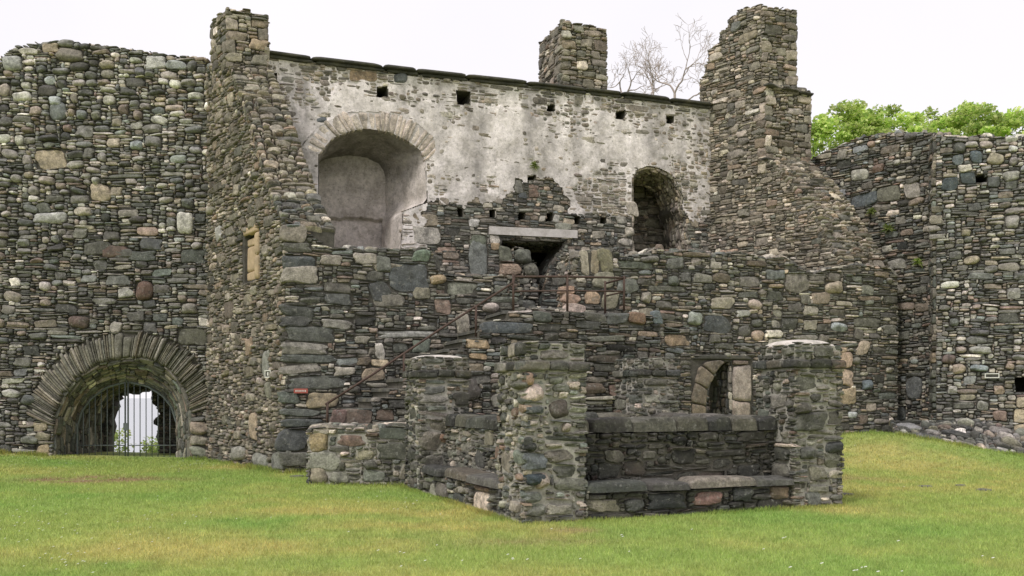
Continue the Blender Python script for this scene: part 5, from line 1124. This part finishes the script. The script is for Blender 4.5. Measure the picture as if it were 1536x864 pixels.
def fringe(a, b, dens, hmax, spread=.10):
    a = np.array(a, float); b = np.array(b, float); L_ = np.linalg.norm(b - a); m_ = int(L_ * dens); t = rng.random(m_)
    d_ = (b - a) / L_; nr = np.array([d_[1], -d_[0]]); tuft = fbm(t * L_ * 2.2, t * 0 + a[0], 5)
    k_ = rng.random(m_) < np.clip((tuft - .25) * 2.2, .12, 1); t = t[k_]; tuft = tuft[k_]; m_ = len(t)
    p = a + (b - a) * t[:, None] + nr * (np.abs(rng.normal(0, spread, m_)) + .01)[:, None]; h_ = hmax * rng.uniform(.3, 1, m_) * (.4 + .9 * tuft); z_ = tz(p[:, 0], p[:, 1])
    an_ = rng.uniform(0, 6.28, m_); w_ = .0035 * (p[:, 1] / 10) * rng.uniform(.8, 1.5, m_); lean = rng.normal(0, .35, (m_, 2)) * h_[:, None] + nr * (.25 * h_)[:, None]
    cx_, sx_ = np.cos(an_) * w_, np.sin(an_) * w_
    T_ = np.stack([np.stack([p[:, 0] - cx_, p[:, 1] - sx_, z_ - .01], 1), np.stack([p[:, 0] + cx_, p[:, 1] + sx_, z_ - .01], 1), np.stack([p[:, 0] + lean[:, 0], p[:, 1] + lean[:, 1], z_ + h_], 1)], 1)
    cc_ = gcol(p[:, 0], p[:, 1])[0] * rng.uniform(.5, 1.3, (m_, 1)) * np.where(rng.random((m_, 1)) < .3, np.array([[1.35, 1.1, 1.1]]), 1.0)
    mb.add(T_.reshape(-1, 3), tris=np.arange(m_ * 3).reshape(m_, 3), col=np.repeat(cc_, 3, 0), smooth=False)
def corner(sa, sb): 
    q_ = C0 + e1 * (sa[0] * L1w + sa[1] * S / 2) + e2 * (sb[0] * L2w + sb[1] * S / 2); return q_[:2]
fringe((-13.5, 21.95), (-10.9, 21.95), 1200, .17); fringe((-7.9, 21.95), (-7.15, 21.95), 900, .12); fringe((-7.17, 21.95), (-4.37, 18.05), 900, .14); fringe((-4.4, 18.05), (-3.3, 18.3), 700, .14)
fringe(LW.O[:2], (LW.O + LW.U * 2.3)[:2], 800, .10)
fringe(corner((0, -1.1), (0, -1.1)), corner((1, 1.1), (0, -1.1)), 900, .075, .06); fringe(corner((0, -1.1), (1, 1.1)), corner((0, -1.1), (0, -1.1)), 900, .08, .06); fringe(corner((1, 1.1), (0, -1.1)), corner((1, 1.1), (0, 1.1)), 800, .08, .06)
for k_ in range(3): fringe(bt[k_][:2], bt[k_ + 1][:2], 500, .13, .12)
fringe((4.8, 21.2), (9.3, 22.75), 400, .13, .12)
mb.add(V.reshape(-1, 3), tris=np.arange(n * 3).reshape(n, 3), col=np.repeat(col, 3, 0), smooth=False)
tag(mb.build('grass', M_GRASS), 'short mown courtyard turf, green mottled with yellow moss', 'grass', kind='stuff')
mb = MB(); dz = []
for px, py, wx, wy, k in ((40, 800, 60, 20, 40), (110, 848, 30, 14, 22), (60, 700, 90, 10, 70), (290, 701, 26, 5, 40), (60, 690, 60, 5, 30), (250, 785, 60, 10, 14), (700, 848, 100, 10, 8), (600, 750, 80, 20, 14), (330, 760, 300, 50, 26), (1150, 830, 300, 30, 26), (1350, 680, 80, 15, 18)):
    for _ in range(k):
        x, y = gpt(px + rng.normal(0, wx), max(689, py + rng.normal(0, wy)))
        if y < 22 and not inwell(np.array(x), np.array(y)): dz.append((x, y))
for x, y in dz:
    z = float(tz(x, y)) + rng.uniform(.03, .05); r_ = rng.uniform(.009, .014) * (1 + y / 40); t_ = np.arange(8) * math.pi / 4
    V = [(x, y, z + .004)] + [(x + r_ * math.cos(a_) * (1 if k % 2 else .8), y + r_ * math.sin(a_) * (1 if k % 2 else .8), z + .3 * r_ * math.cos(a_)) for k, a_ in enumerate(t_)]
    mb.add(V, tris=[(0, 1 + k, 1 + (k + 1) % 8) for k in range(8)], col=(.78, .77, .72), smooth=False)
tag(mb.build('daisies', M_PETAL), 'tiny white daisies scattered over the lawn', 'flowers', kind='stuff')
# flat stones showing through the turf
mb_specs = ((1388, 733, 20, 'thin flat stone in the yellow turf, leftmost of the three', 0), (1440, 732, 16, 'small flat stone in the yellow turf between the other two', 0), (1476, 739, 20, 'flat stone in the yellow turf, nearest the right edge of the photo', 0), (1268, 744, 26, 'flat grey stone against the foot of the right well pillar', 0), (445, 718, 22, 'flat dark stone in the grass between the gable corner and the low wall', 0))
for px, py, wx, lab, _ in mb_specs:
    x, y = gpt(px, py); z = float(tz(x, y)); hw = wx / F * y / 2; L = (x, y, z)
    pt = Patch((x - hw, y - hw * .7, z), (x + hw, y - hw * .7, z), (x + hw, y + hw * .7, z), (x - hw, y + hw * .7, z)); mb = MB()
    stones(mb, pt.map, np.array([[0, pt.Lu, 0, pt.Lv]]), np.array([3.]), np.array([.035]), np.array([5.]), np.array([.0]), np.array([lin((118, 116, 108))]), 0, 24, wob=.1)
    tag(mb.build('flat_stone', M_STONE, None, L), lab, 'stone', 'flat stones in the lawn')

# ------------------------------------------------------------------- output
vs_ = scene.view_settings; vs_.view_transform = 'Standard'; vs_.look = 'None'; vs_.exposure = 0.36; vs_.gamma = 1.0; vs_.use_curve_mapping = False
scene.render.engine = 'CYCLES'; scene.cycles.max_bounces = 6; scene.cycles.use_denoising = True
